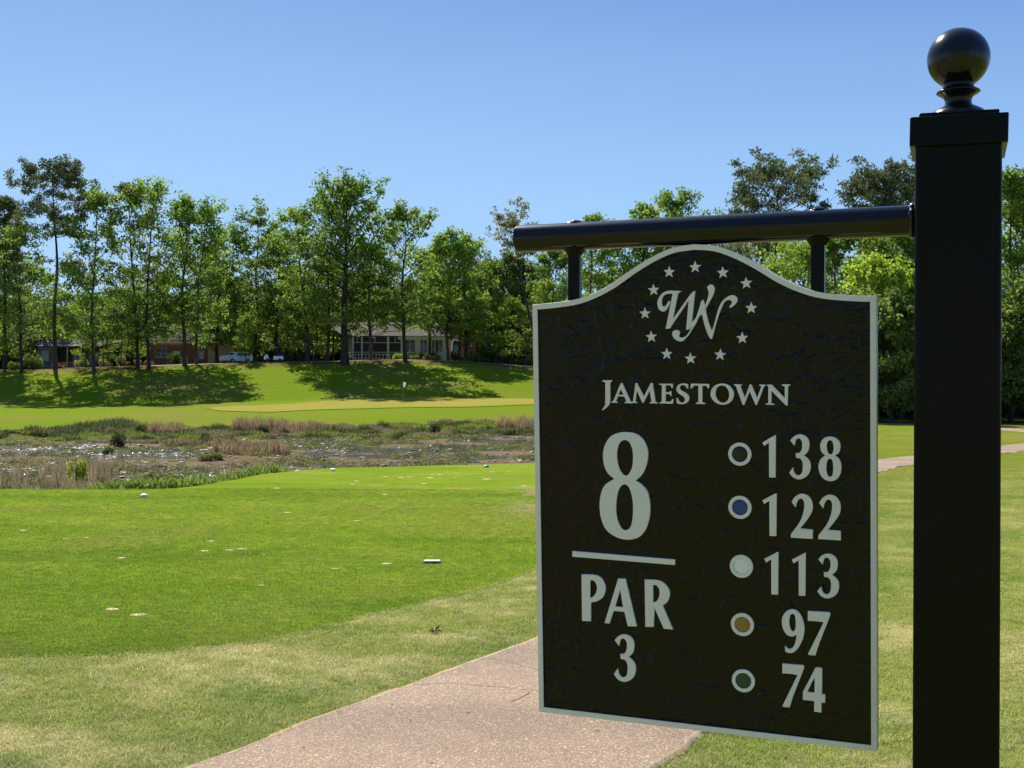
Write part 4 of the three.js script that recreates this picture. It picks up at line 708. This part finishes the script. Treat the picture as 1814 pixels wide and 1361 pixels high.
{ // white estate car parked under the trees, nose to the left
  const x = -38.2, d = 164, t = thing('parked_car', x, height(x, d) + 0.02, -d, 0.95, 'white car parked under the trees right of the brick house', 'car');
  const body = new THREE.Shape(); [[-2.2, 0.42], [-2.24, 0.72], [-2.05, 0.92], [-1.2, 1.02], [-0.55, 1.42], [-0.2, 1.5], [1.5, 1.5], [2.0, 1.3], [2.2, 0.95], [2.22, 0.45], [1.85, 0.36], [-1.9, 0.36]].forEach(([a, b], i) => (i ? body.lineTo(a, b) : body.moveTo(a, b)));
  const g = new THREE.ExtrudeGeometry(body, { depth: 1.5, bevelEnabled: true, bevelThickness: 0.14, bevelSize: 0.1, bevelSegments: 4 }); g.translate(0, 0, -0.75); mesh('body', g, M.carPaint, t);
  for (const [a, b] of [[-0.62, 0.28], [0.36, 1.12], [1.2, 1.78]]) for (const s of [1, -1]) mesh('window', box(b - a, 0.34, 0.03, (a + b) / 2 + 0.05, 1.24, s * 0.9, 0.01), M.glass, t);
  const ws = box(0.03, 0.5, 1.3, 0, 0, 0); ws.rotateZ(-1.02); ws.translate(-0.97, 1.28, 0); mesh('windscreen', ws, M.glass, t);
  const wheelG = new THREE.CylinderGeometry(0.33, 0.33, 0.22, 24); wheelG.rotateX(Math.PI / 2); const rimG = new THREE.CylinderGeometry(0.2, 0.2, 0.235, 16); rimG.rotateX(Math.PI / 2);
  for (const a of [-1.42, 1.38]) for (const s of [0.83, -0.83]) { const w = mesh('wheel', wheelG, M.tyre, t); w.position.set(a, 0.33, s); mesh('rim', rimG, M.metal, w); }
  for (const s of [0.6, -0.6]) mesh('headlight', box(0.08, 0.16, 0.34, -2.3, 0.78, s, 0.02), M.metal, t);
}
{ // golf cart on the far path
  const x = -31.0, d = 154.2, t = thing('golf_cart', x, height(x, d) + 0.05, -d, 0.12, 'white golf cart with a dark canopy on the far path under the trees', 'golf cart');
  const f = new THREE.Shape(); [[-1.18, 0.32], [-1.2, 0.62], [-1.05, 0.86], [-0.82, 0.9], [-0.66, 0.4], [-0.6, 0.32]].forEach(([a, b], i) => (i ? f.lineTo(a, b) : f.moveTo(a, b)));
  const fr = new THREE.ExtrudeGeometry(f, { depth: 1.0, bevelEnabled: true, bevelThickness: 0.06, bevelSize: 0.05, bevelSegments: 3 }); fr.translate(0, 0, -0.5); mesh('front_cowl', fr, M.carPaint, t);
  const r = new THREE.Shape(); [[0.0, 0.34], [0.02, 0.72], [1.08, 0.76], [1.22, 0.62], [1.2, 0.36]].forEach(([a, b], i) => (i ? r.lineTo(a, b) : r.moveTo(a, b)));
  const re = new THREE.ExtrudeGeometry(r, { depth: 1.0, bevelEnabled: true, bevelThickness: 0.06, bevelSize: 0.05, bevelSegments: 3 }); re.translate(0, 0, -0.5); mesh('rear_body', re, M.carPaint, t);
  mesh('floor', box(2.2, 0.1, 1.05, 0, 0.3, 0, 0.03), M.dark, t); mesh('seat', join(box(0.5, 0.16, 1.0, 0.3, 0.84, 0, 0.05), box(0.14, 0.5, 1.0, 0.62, 1.12, 0, 0.05)), M.dark, t);
  mesh('canopy', box(1.75, 0.09, 1.2, 0.05, 1.86, 0, 0.04), M.dark, t);
  for (const [a, b] of [[-0.78, -0.68], [0.86, 0.8]]) for (const s of [0.5, -0.5]) { const p = new THREE.CylinderGeometry(0.022, 0.022, 1.02, 8); p.rotateZ((a - b) * 0.98); p.translate((a + b) / 2, 1.33, s); mesh('canopy_post', p, M.dark, t); }
  const wg = new THREE.CylinderGeometry(0.23, 0.23, 0.2, 20); wg.rotateX(Math.PI / 2); for (const a of [-0.82, 0.82]) for (const s of [0.48, -0.48]) mesh('wheel', wg, M.tyre, t).position.set(a, 0.23, s);
  mesh('golf_bag', join((() => { const c = new THREE.CylinderGeometry(0.14, 0.13, 0.85, 12); c.rotateZ(-0.15); c.translate(1.28, 0.95, 0.2); return c; })()), M.dark, t);
  const wh = new THREE.TorusGeometry(0.16, 0.018, 8, 24); wh.rotateY(Math.PI / 2); wh.rotateZ(0.5); wh.translate(-0.42, 1.0, 0.25); mesh('steering_wheel', wh, M.dark, t);
}
{ // garden table with a pale top beside the thickest trunk
  const x = -23.0, d = 166, t = thing('garden_table', x, height(x, d), -d, 0, 'small pale topped garden table just right of the thickest trunk', 'table');
  mesh('table_top', box(1.1, 0.08, 0.8, 0, 1.15, 0, 0.03), M.white, t); for (const a of [-0.45, 0.45]) for (const b of [-0.3, 0.3]) mesh('leg', box(0.07, 1.12, 0.07, a, 0.56, b), M.dark, t); mesh('shelf', box(0.95, 0.4, 0.65, 0, 0.75, 0, 0.03), M.white, t);
}
// the service path along the crest
{
  const a = [], b = []; for (let x = -80; x <= 14; x += 3) { const d = 153.6 + 1.2 * Math.sin(x * 0.05); a.push([x, d]); b.push([x, d + 2]); }
  structure(mesh('cart_path', ruled(a, b, 160, 4, 0.06, () => [1, 1, 1], 0.5), std([0.52, 0.45, 0.37], 0.9)));
}
// ---------------------------------------------------------------- shrubs
function growShrub(seed, tones, leaf, n) {
  reseed(seed); const s = new Build(), c = new Build();
  for (let k = 0; k < 9; k++) { const a = rnd() * 6.28, e = rr(0.2, 0.85); s.tube([[0, -0.1, 0], [Math.cos(a) * e * 0.4, 0.4, Math.sin(a) * e * 0.4], [Math.cos(a) * e * 0.8, 0.62 + 0.3 * (1 - e), Math.sin(a) * e * 0.8]], [0.03, 0.02, 0.008], 4); }
  const lumps = Array.from({ length: 16 }, () => { const a = rnd() * 6.28, e = Math.sqrt(rnd()) * 0.72; return [Math.cos(a) * e, 0.25 + 0.55 * rnd() * Math.sqrt(1 - e * e), Math.sin(a) * e, rr(0.22, 0.36), rnd()]; });
  for (let i = 0; i < n; i++) {
    const L = lumps[i % 16]; let x, y, z; do { x = rnd() * 2 - 1; y = rnd() * 2 - 1; z = rnd() * 2 - 1; } while (x * x + y * y + z * z > 1);
    const k = rr(0.85, 1.15), b = mixc(tones[0], tones[1], clamp(L[4] + rr(-0.3, 0.3))); c.leaf(L[0] + x * L[3], Math.max(0.02, L[1] + y * L[3]), L[2] + z * L[3], leaf * rr(0.7, 1.2), leaf * 0.34, [b[0] * k, b[1] * k, b[2] * k], 0.1);
  }
  return { stems: s.geometry(true), leaves: c.geometry() };
}
{
  const kinds = {
    dark: growShrub(501, [[0.05, 0.075, 0.025], [0.08, 0.11, 0.035]], 0.16, 900), pale: growShrub(502, [[0.26, 0.27, 0.09], [0.34, 0.36, 0.13]], 0.17, 800), green: growShrub(503, [[0.12, 0.18, 0.03], [0.17, 0.24, 0.045]], 0.17, 900),
    bright: growShrub(504, [[0.26, 0.34, 0.03], [0.36, 0.43, 0.05]], 0.16, 900), olive: growShrub(505, [[0.15, 0.15, 0.05], [0.2, 0.21, 0.07]], 0.17, 800), blue: growShrub(506, [[0.1, 0.17, 0.08], [0.16, 0.25, 0.13]], 0.17, 800), rust: growShrub(507, [[0.17, 0.09, 0.04], [0.22, 0.13, 0.06]], 0.16, 800),
  };
  const S = [   // x, d, radius, height, kind, label
    [-63.5, 157, 1.6, 2.1, 'green', 'large mounded green shrub between the trunks at the far left'], [-66.4, 158, 1.2, 1.2, 'green', 'low green shrub at the left edge below the thin trunks'],
    [-57.0, 157, 1.0, 1.3, 'pale', 'round pale yellow shrub right of the tall left pine trunk'], [-54.2, 157, 0.65, 1.3, 'pale', 'small upright pale shrub touching the pale barked trunk'], [-53.0, 156, 0.45, 0.7, 'pale', 'lowest small pale shrub beside the pale barked trunk'],
    [-52.2, 158, 0.8, 1.7, 'pale', 'whitish flowering shrub left of the brick house'], [-50.0, 158, 0.6, 1.1, 'olive', 'olive shrub left of the dark pointed tree trunk'], [-60.4, 158, 0.9, 0.9, 'rust', 'rusty low shrub behind the left pine trunk'], [-48.4, 158, 0.8, 0.8, 'rust', 'rusty low shrub in front of the brick house'],
    [-44.9, 158, 1.2, 1.75, 'dark', 'big dark round shrub in front of the brick house'], [-51.3, 157.5, 0.6, 0.8, 'rust', 'rusty shrub beside the whitish flowering shrub'],
    [-15.2, 158, 0.85, 0.95, 'bright', 'bright yellow green shrub in front of the cream house porch'], [-13.9, 163, 0.8, 1.3, 'dark', 'dark round shrub under the first sun room window'], [-12.5, 163, 0.75, 1.3, 'dark', 'dark round shrub under the middle sun room window'], [-10.7, 163, 0.8, 1.25, 'dark', 'dark round shrub under the last sun room window'],
    [-13.4, 160, 0.5, 0.75, 'pale', 'small pale shrub, first in the bed before the sun room'], [-12.9, 160.5, 0.45, 0.85, 'olive', 'small olive shrub, second in the bed before the sun room'], [-11.8, 159.5, 0.45, 0.6, 'pale', 'lowest pale shrub in the middle of the sun room bed'], [-11.4, 161, 0.5, 0.95, 'olive', 'olive shrub right of the lowest pale one in the bed'], [-10.1, 160, 0.7, 0.85, 'pale', 'spreading pale shrub at the right end of the sun room bed'],
    [-7.7, 160, 0.9, 1.5, 'dark', 'dark shrub below the arched white window'], [-6.4, 159, 0.7, 0.8, 'olive', 'olive shrub right of the slim tree trunks'], [-4.9, 156, 1.2, 1.5, 'green', 'loose green shrub left of the dark evergreen mass'], [-2.9, 157, 1.5, 2.4, 'dark', 'large dark evergreen shrub mass right of the slim trees'], [-0.9, 158, 1.3, 2.0, 'dark', 'second dark evergreen shrub left of the sign panel'],
    [1.2, 160, 0.9, 1.3, 'blue', 'blue green shrub just left of the sign panel'], [2.4, 161, 1.1, 1.5, 'pale', 'arching pale shrub at the edge of the sign panel'], [0.2, 163, 0.7, 1.0, 'olive', 'olive shrub behind the blue green one'],
  ];
  for (const [x, d, r, h, k, label] of S) { const t = thing('garden_shrub', x, height(x, d) - 0.03, -d, r * 7, label, 'shrub'); mesh('stems', kinds[k].stems, M.bark, t); mesh('foliage', kinds[k].leaves, M.leaf, t); t.scale.set(r * 1.05, h, r * 1.05); }
  const W = [[-15.4, 42, 0.42, 1.0, 'bright', 'yellow green bush at the near margin of the dry pond'], [-21.9, 66, 0.5, 1.0, 'dark', 'dark green bush at the channel on the left of the dry pond'], [-20.8, 61, 0.35, 0.5, 'green', 'smaller green bush in front of the dark one by the channel'], [-7.0, 91, 0.8, 0.5, 'bright', 'low bright green patch of herbs on the far pond bank'], [-5.7, 87, 0.6, 0.8, 'dark', 'dark bush right of the bright herbs on the far pond bank'], [-17.7, 84, 0.55, 0.7, 'dark', 'dark round bush on the far pond bank left of the dry grass clump'], [-26, 83, 0.5, 0.7, 'dark', 'dark bush on the far pond bank right of the tall reeds'], [-1.9, 92, 0.5, 0.6, 'olive', 'olive bush on the far pond bank near the sign panel'], [-14.2, 56, 0.7, 0.45, 'olive', 'low olive cushion plant on the open mud'], [-13, 44, 1.1, 0.5, 'olive', 'flat olive cushion plant by the near margin of the mud']];
  for (const [x, d, r, h, k, label] of W) { const t = thing('marsh_bush', x, height(x, d) - 0.05, -d, r * 9, label, 'bush'); mesh('stems', kinds[k].stems, M.bark, t); mesh('foliage', kinds[k].leaves, M.leaf, t); t.scale.set(r, h * 1.05, r); }
}
// ---------------------------------------------------------------- flag, tee markers, plaque, divots
{
  const x = -11.2, d = 122, t = thing('golf_flag', x, height(x, d) + 0.03, -d, 0, 'white flag on a thin pole in the putting green', 'flag');
  const p = new THREE.CylinderGeometry(0.009, 0.012, 2.15, 10); p.translate(0, 1.07, 0); mesh('pole', p, std([0.55, 0.5, 0.25], 0.5), t);
  const b = new Build(), n = 8; for (let j = 0; j <= n; j++) for (let i = 0; i <= 4; i++) { const s = i / 4, v = j / n; b.v(0.01 + s * 0.3 * (1 - 0.55 * v), 2.13 - v * 0.52 - s * 0.12, 0.05 * Math.sin(s * 5 + v * 3) * s); }
  for (let j = 0; j < n; j++) for (let i = 0; i < 4; i++) b.q(j * 5 + i, j * 5 + i + 1, (j + 1) * 5 + i + 1, (j + 1) * 5 + i); mesh('cloth', b.geometry(true), new THREE.MeshPhysicalMaterial({ color: col(0.8, 0.8, 0.8), roughness: 0.9, side: THREE.DoubleSide, transmission: 0.2, thickness: 0 }), t);
  const hg = new THREE.CylinderGeometry(0.055, 0.055, 0.02, 16); mesh('cup_rim', hg, M.white, t);
}
{
  const shell = new THREE.SphereGeometry(0.06, 28, 14, 0, Math.PI * 2, 0, Math.PI / 2); shell.scale(1, 0.52, 0.8);
  const foot = new THREE.CylinderGeometry(0.052, 0.05, 0.012, 24); foot.scale(1, 1, 0.8);
  for (const [x, d, m, turn, label] of [[-5.43, 17.5, M.white, 0.4, 'white tee marker at the near left end of the tee'], [-3.45, 22.9, M.white, 0, 'white tee marker near the far edge of the tee'], [-0.51, 24, M.teal, 0.2, 'teal tee marker near the far edge close to the sign']]) {
    const t = thing('tee_marker', x, 0.014, -d, turn, label, 'tee marker'); mesh('shell', shell, m, t).position.y = 0.012; mesh('foot', foot, m, t).position.y = 0.006;
  }
  const t = thing('yardage_plaque', -0.75, 0.012, -11.22, 0.03, 'small pale blue plaque set flat in the tee turf', 'plaque');
  mesh('slab', box(0.15, 0.02, 0.1, 0, 0.006, 0, 0.004), M.plaque, t); mesh('frame', join(box(0.166, 0.014, 0.008, 0, 0.004, 0.054), box(0.166, 0.014, 0.008, 0, 0.004, -0.054), box(0.008, 0.014, 0.1, 0.079, 0.004, 0), box(0.008, 0.014, 0.1, -0.079, 0.004, 0)), M.dark, t);
  const D = [[-2.98, 8.85, 1.1], [-2.72, 8.64, 1.25], [-3.09, 11.93, 1], [-2.86, 12.0, 0.8], [-2.75, 12.08, 1], [-3.21, 12.67, 0.9], [-3.75, 11.43, 0.9], [-2.09, 9.91, 0.6], [-1.61, 10.82, 0.8], [-1.17, 11.14, 1], [-5.57, 13.52, 0.9], [-4.82, 12.8, 0.6], [-4.63, 12.9, 0.6], [-4.31, 14.81, 0.7], [-3.73, 14.47, 0.6], [-2.94, 15.51, 1], [-1.9, 14.59, 0.8], [-5.47, 15.9, 0.6], [-3.78, 19.07, 1.2], [-2.67, 19.87, 0.9], [-2.69, 20.56, 0.9], [-2.29, 21.51, 0.9], [-1.99, 21.34, 1.3], [-1.86, 21.47, 1], [-1.46, 21.3, 1.4], [-1.47, 22.02, 0.8], [-1.34, 22.03, 1], [-1.49, 20.07, 1], [-1.05, 22.46, 0.7], [-1.02, 21.39, 0.7], [-0.44, 21.09, 1.6], [-0.37, 22.79, 0.9], [-0.05, 22.81, 0.8], [0.21, 19.68, 1.1], [-1.93, 18.08, 1]];
  reseed(55);
  const geos = [0, 1, 2, 3].map((k) => { const b = new Build(), R = 6, S = 26; const c0 = b.v(0, 0.008, 0, null, 0, 0); for (let i = 1; i <= R; i++) for (let j = 0; j < S; j++) { const a = j / S * 6.2832, r = i / R * (0.045 + 0.045 * fbm(Math.cos(a) * 1.8 + 9 + k * 5, Math.sin(a) * 1.8 + 4, 3) + (i === R ? 0.012 * rnd() : 0)), x = Math.cos(a) * r * 1.25, z = Math.sin(a) * r; b.v(x, i === R ? -0.004 : 0.007 * (1 - (i / R) ** 2) + 0.002 * rnd(), z, null, x * 5, z * 5); if (i === 1) b.t(c0, 1 + (j + 1) % S, 1 + j); else { const p = 1 + (i - 2) * S, q = 1 + (i - 1) * S; b.q(p + j, p + (j + 1) % S, q + (j + 1) % S, q + j); } } return b.geometry(true); });
  D.forEach(([x, d, s], i) => {
    const o = mesh('sand_divot', geos[i % 4], M.sand); o.position.set(x, 0.008, -d); o.scale.set(s * 0.55, 0.45, s * 0.5); o.rotation.y = (i * 1.3) % 0.8 - 0.4;
    tag(o, i === 0 ? 'sand filled divot, left one of the nearest pair on the tee' : i === 1 ? 'sand filled divot, right one of the nearest pair on the tee' : i === 9 ? 'sand filled divot immediately left of the flat plaque' : 'small sand filled divot in the green turf of the tee', 'divot', 'sand filled divots in the tee turf');
  });
}
// ---------------------------------------------------------------- grass and marsh plants
function tuft(n, hgt, wid, spread, bend) {
  const b = new Build();
  for (let i = 0; i < n; i++) {
    const a = rnd() * 6.2832, e = Math.sqrt(rnd()) * spread, x = Math.cos(a) * e, z = Math.sin(a) * e, f = rnd() * 6.2832, h = hgt * rr(0.5, 1.15), k = bend * rr(0.2, 1.2) * h, wx = Math.cos(f + 1.57) * wid / 2, wz = Math.sin(f + 1.57) * wid / 2, dx = Math.cos(f) * k, dz = Math.sin(f) * k;
    const p = [b.v(x - wx, -0.004, z - wz), b.v(x + wx, -0.004, z + wz), b.v(x + dx * 0.4 + wx * 0.8, h * 0.6, z + dz * 0.4 + wz * 0.8), b.v(x + dx * 0.4 - wx * 0.8, h * 0.6, z + dz * 0.4 - wz * 0.8), b.v(x + dx, h * 0.92, z + dz)];
    b.q(p[0], p[1], p[2], p[3]); b.t(p[3], p[2], p[4]);
  }
  return b.geometry();
}
const inTee = (x, d) => { const n = table(TEE_NEAR.map((p) => p[0]), TEE_NEAR.map((p) => p[1]), x); return d > n && d < teeEdge(x) && x < 2.2; };
{
  reseed(401); const m = new THREE.Matrix4(), q = new THREE.Quaternion(), e = new THREE.Euler(), sv = new THREE.Vector3(), pv = new THREE.Vector3();
  const rough = [[], []];
  for (let i = 0; i < 150000; i++) {
    const d = 4.55 + 20 * Math.pow(rnd(), 2.1), x = d * (rnd() < 0.72 ? rr(-0.47, 0.06) : rr(0.05, 0.47));
    if (rnd() < 0.25 && d > 12) continue;
    if (inTee(x, d) || d > teeEdge(x) || pathDistance(x, d) < -0.015 - 0.03 * noise(x * 7, d * 7)) continue;
    const c = roughColour(x, d), k = rr(0.9, 1.7), dry = rnd() < 0.22, cc = dry ? mixc(c, [0.42, 0.36, 0.2], 0.6) : c, s = rr(0.7, 1.25) * (1 - 0.3 * sstep(0.4, 0.7, c[0] / c[1]));
    e.set(rr(-0.2, 0.2), rnd() * 6.28, rr(-0.2, 0.2)); m.compose(pv.set(x, height(x, d), -d), q.setFromEuler(e), sv.set(s, s * rr(0.8, 1.1), s));
    rough[i % 2].push({ m: m.clone(), c: [cc[0] * k * 1.25, cc[1] * k * 1.25, cc[2] * k * 1.25] });
  }
  const names = ['short rough grass, green and straw coloured, between tee and path', 'taller blades in the rough grass between tee and path'];
  rough.forEach((list, i) => tag(instanced('rough_grass', tuft(9, i ? 0.04 : 0.03, 0.0036, 0.045, 1.3), M.blade, list), names[i], 'grass'));
  const turf = [];
  for (let i = 0; i < 90000; i++) {
    const d = 7 + 12 * Math.pow(rnd(), 1.6), x = d * rr(-0.45, 0.04); if (!inTee(x, d)) continue;
    const c = teeColour(x, d), k = rr(0.85, 1.4); e.set(rr(-0.2, 0.2), rnd() * 6.28, rr(-0.2, 0.2)); m.compose(pv.set(x, 0.004, -d), q.setFromEuler(e), sv.setScalar(rr(0.7, 1.2)));
    turf.push({ m: m.clone(), c: [c[0] * k * 1.15, c[1] * k * 1.15, c[2] * k * 1.15] });
  }
  tag(instanced('tee_turf', tuft(8, 0.014, 0.003, 0.05, 1.2), M.blade, turf), 'closely mown bright green turf of the tee', 'grass');
  // marsh: reeds along the far bank, herbs on the mud, dry stems and leaves at the near margin, mud clods, some painted pale as glints
  const reed = tuft(18, 1, 0.05, 0.4, 0.35), herb = (() => { const b = new Build(); for (let i = 0; i < 34; i++) { const a = rnd() * 6.28, r = Math.sqrt(rnd()) * 0.45; b.leaf(Math.cos(a) * r, rnd() * 0.5 * (1 - r), Math.sin(a) * r, rr(0.14, 0.26), 0.05, null, -0.4); } return b.geometry(); })();
  const reeds = [], herbs = [], dry = [], clods = [], margin = [];
  for (let i = 0; i < 22000; i++) {
    const x = rr(-50, 9), dm = marshEdge(x), d = dm + 0.6 - 20 * Math.pow(rnd(), 1.15), f = fbm(x * 0.22, d * 0.3, 4), tall = Math.exp(-Math.pow((x + 29.2) / 2.0, 2)) * sstep(13, 4, dm - d);
    if (f < 0.36 + 0.2 * sstep(8, 18, dm - d) && (tall < 0.4 || f < 0.4)) continue;
    const g = noise(x * 0.35 + 60, d * 0.5), s = rr(0.14, 0.5) * lerp(1, 0.5, sstep(3, -1, dm - d)) * (0.4 + 1.5 * noise(x * 0.9, d * 0.6 + 30) ** 2) + tall * rr(0.1, 0.75), c = g > 0.66 ? mixc([0.18, 0.125, 0.07], [0.29, 0.23, 0.13], rnd()) : g < 0.4 ? mixc([0.17, 0.2, 0.03], [0.27, 0.31, 0.05], rnd()) : mixc([0.035, 0.055, 0.015], [0.17, 0.21, 0.045], rnd() ** 1.5);
    const cc = tall > 0.3 && rnd() < 0.8 ? mixc([0.04, 0.065, 0.02], [0.16, 0.17, 0.07], rnd()) : c;
    e.set(rr(-0.15, 0.15), rnd() * 6.28, rr(-0.15, 0.15)); m.compose(pv.set(x, height(x, d), -d), q.setFromEuler(e), sv.set(0.8, s, 0.8));
    (rnd() < 0.55 || tall > 0.3 ? reeds : herbs).push({ m: m.clone(), c: cc });
  }
  for (let i = 0; i < 5000; i++) {
    const d = rr(37, 84), x = d * rr(-0.46, 0.05); if (d > marshEdge(x) - 9) continue;
    const f = fbm(x * 0.3 + 40, d * 0.3 + 4, 4); if (f < 0.5 - 0.06 * rnd()) continue;
    const s = rr(0.25, 0.6), c = rnd() < 0.4 ? mixc([0.2, 0.2, 0.05], [0.26, 0.25, 0.08], rnd()) : mixc([0.06, 0.085, 0.03], [0.13, 0.15, 0.05], rnd());
    e.set(0, rnd() * 6.28, 0); m.compose(pv.set(x, height(x, d), -d), q.setFromEuler(e), sv.set(s * 1.3, s * 0.8, s * 1.3)); herbs.push({ m: m.clone(), c });
  }
  for (let i = 0; i < 420; i++) {   // dry stems on the left margin
    const d = rr(38, 52), u = rnd() < 0.7 ? rr(-0.46, -0.33) : rr(-0.32, -0.2), x = u * d; if (fbm(x * 0.5, d * 0.4 + 20, 3) < 0.47) continue;
    const s = rr(0.35, 0.9), c = mixc([0.22, 0.16, 0.1], [0.36, 0.29, 0.18], rnd()); e.set(rr(-0.2, 0.2), rnd() * 6.28, rr(-0.2, 0.2)); m.compose(pv.set(x, height(x, d), -d), q.setFromEuler(e), sv.set(0.3, s, 0.3)); dry.push({ m: m.clone(), c });
  }
  for (const [cx, cd, r, n, h] of [[-17.4, 86, 2.2, 120, 1.1], [1.3, 96, 2.0, 110, 1.2], [-13.5, 62, 1.6, 60, 0.9], [-25, 84, 1.2, 60, 0.9]]) for (let i = 0; i < n; i++) { const a = rnd() * 6.28, l = Math.sqrt(rnd()) * r, x = cx + Math.cos(a) * l * 1.3, d = cd + Math.sin(a) * l; e.set(rr(-0.3, 0.3), rnd() * 6.28, rr(-0.3, 0.3)); m.compose(pv.set(x, height(x, d), -d), q.setFromEuler(e), sv.set(0.7, h * rr(0.6, 1.1), 0.7)); dry.push({ m: m.clone(), c: mixc([0.24, 0.17, 0.095], [0.36, 0.27, 0.15], rnd()) }); }
  for (let i = 0; i < 1500; i++) {   // leafy weeds just over the lip of the tee
    const x = rr(-7.2, -4.4), d = teeEdge(x) + rr(0.4, 2.6); const s = rr(0.25, 0.6) * sstep(-7.6, -6, x); if (s < 0.1) continue;
    e.set(0, rnd() * 6.28, 0); m.compose(pv.set(x - rr(0, 0.3), height(x, d) + 0.0, -d), q.setFromEuler(e), sv.set(s * 0.6, s * 0.9, s * 0.6)); margin.push({ m: m.clone(), c: mixc([0.14, 0.22, 0.03], [0.25, 0.33, 0.06], rnd()) });
  }
  const clodG = [new THREE.IcosahedronGeometry(1, 1)]; { const p = clodG[0].attributes.position; for (let i = 0; i < p.count; i++) { const x = p.getX(i), y = p.getY(i), z = p.getZ(i), k = 0.65 + 0.7 * fbm(x * 1.6 + 5, y * 1.6 + z * 2.1 + 9, 3); p.setXYZ(i, x * k, y * k * 0.45, z * k); } clodG[0].computeVertexNormals(); }
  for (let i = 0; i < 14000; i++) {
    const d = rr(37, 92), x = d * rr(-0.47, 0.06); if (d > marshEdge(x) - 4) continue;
    const a = glintMask(x, d); if (rnd() > a * 0.9 + 0.1) continue;
    const s = rr(0.035, 0.13) * (rnd() < 0.06 ? 1.6 : 1), c = rnd() < a * 1.5 ? mixc([0.16, 0.13, 0.105], [0.42, 0.365, 0.325], rnd() ** 2.5) : mixc([0.06, 0.048, 0.038], [0.18, 0.14, 0.11], rnd());  // pale tone here is painted glint, the brown is plain mud
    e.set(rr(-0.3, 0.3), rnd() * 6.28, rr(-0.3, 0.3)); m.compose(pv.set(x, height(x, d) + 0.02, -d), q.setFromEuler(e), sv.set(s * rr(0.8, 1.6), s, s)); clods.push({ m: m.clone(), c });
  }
  tag(instanced('marsh_reeds', reed, M.blade, reeds), 'green and brown reeds along the far bank of the dry pond', 'reeds');
  tag(instanced('marsh_herbs', herb, M.blade, herbs), 'low leafy herbs scattered over the mud of the dry pond', 'marsh herbs');
  tag(instanced('dry_reeds', reed, M.blade, dry), 'dry tan reed stems standing on the near mud of the pond', 'dry reeds');
  tag(instanced('bank_weeds', herb, M.blade, margin), 'bright leafy weeds along the far left lip of the tee', 'weeds');
  tag(instanced('mud_clods', clodG[0], M.clod, clods), 'mud clods and debris over the pond bed, the pale ones painted as sun glints', 'mud clods');
  // a dark lump of driftwood at the near margin
  const log = thing('driftwood', -14.1, height(-14.1, 42.3) + 0.05, -42.3, 0.4, 'dark driftwood lump on the mud beside the yellow green bush', 'driftwood'); log.scale.setScalar(0.55);
  const b = new Build(); b.tube([[-0.5, 0.05, 0], [-0.15, 0.28, 0.05], [0.2, 0.42, 0], [0.55, 0.5, -0.1]], [0.11, 0.14, 0.12, 0.04], 8); mesh('trunk', b.geometry(true), M.dark, log);
  const b2 = new Build(); b2.tube([[0, 0.3, 0], [0.05, 0.1, 0.2], [-0.05, -0.05, 0.35]], [0.09, 0.07, 0.04], 7); b2.tube([[-0.1, 0.25, 0], [-0.45, 0.2, -0.15]], [0.07, 0.03], 7); mesh('branch', b2.geometry(true), M.dark, log);
}

{
  // a dark weed in the rough and a few bits of litter on the path
  const b = new Build(); reseed(610); for (let i = 0; i < 26; i++) b.leaf(0, 0.005, 0, rr(0.03, 0.075), 0.006, mixc([0.07, 0.09, 0.02], [0.16, 0.15, 0.05], rnd()), -0.3);
  const w = mesh('weed', b.geometry(), M.leaf); w.position.set(-0.52, 0.01, -8.05); tag(w, 'small dark weed in the rough grass left of the sign above the path', 'weed');
  const l = new Build(); for (let i = 0; i < 3; i++) l.leaf(0, 0.002, 0, 0.03, 0.008, [0.14, 0.07, 0.03], 0.2);
  const g = l.geometry(), spots = [[-0.09, 5.62], [0.25, 5.3], [-0.62, 6.2], [-0.35, 5.25], [-0.95, 5.45], [-0.02, 7.4], [0.42, 5.75], [-0.5, 5.9], [-0.22, 6.05]];
  spots.forEach(([x, d], i) => { const o = mesh('dry_leaf', g, M.leaf); o.position.set(x, 0.02, -d); o.rotation.y = i * 2.1; o.scale.setScalar(0.26 + 0.03 * i); tag(o, 'tiny dry brown leaf lying on the pebbled path', 'leaf', 'dry leaves on the path'); });
}
scene.updateMatrixWorld(true);
renderer.render(scene, camera);
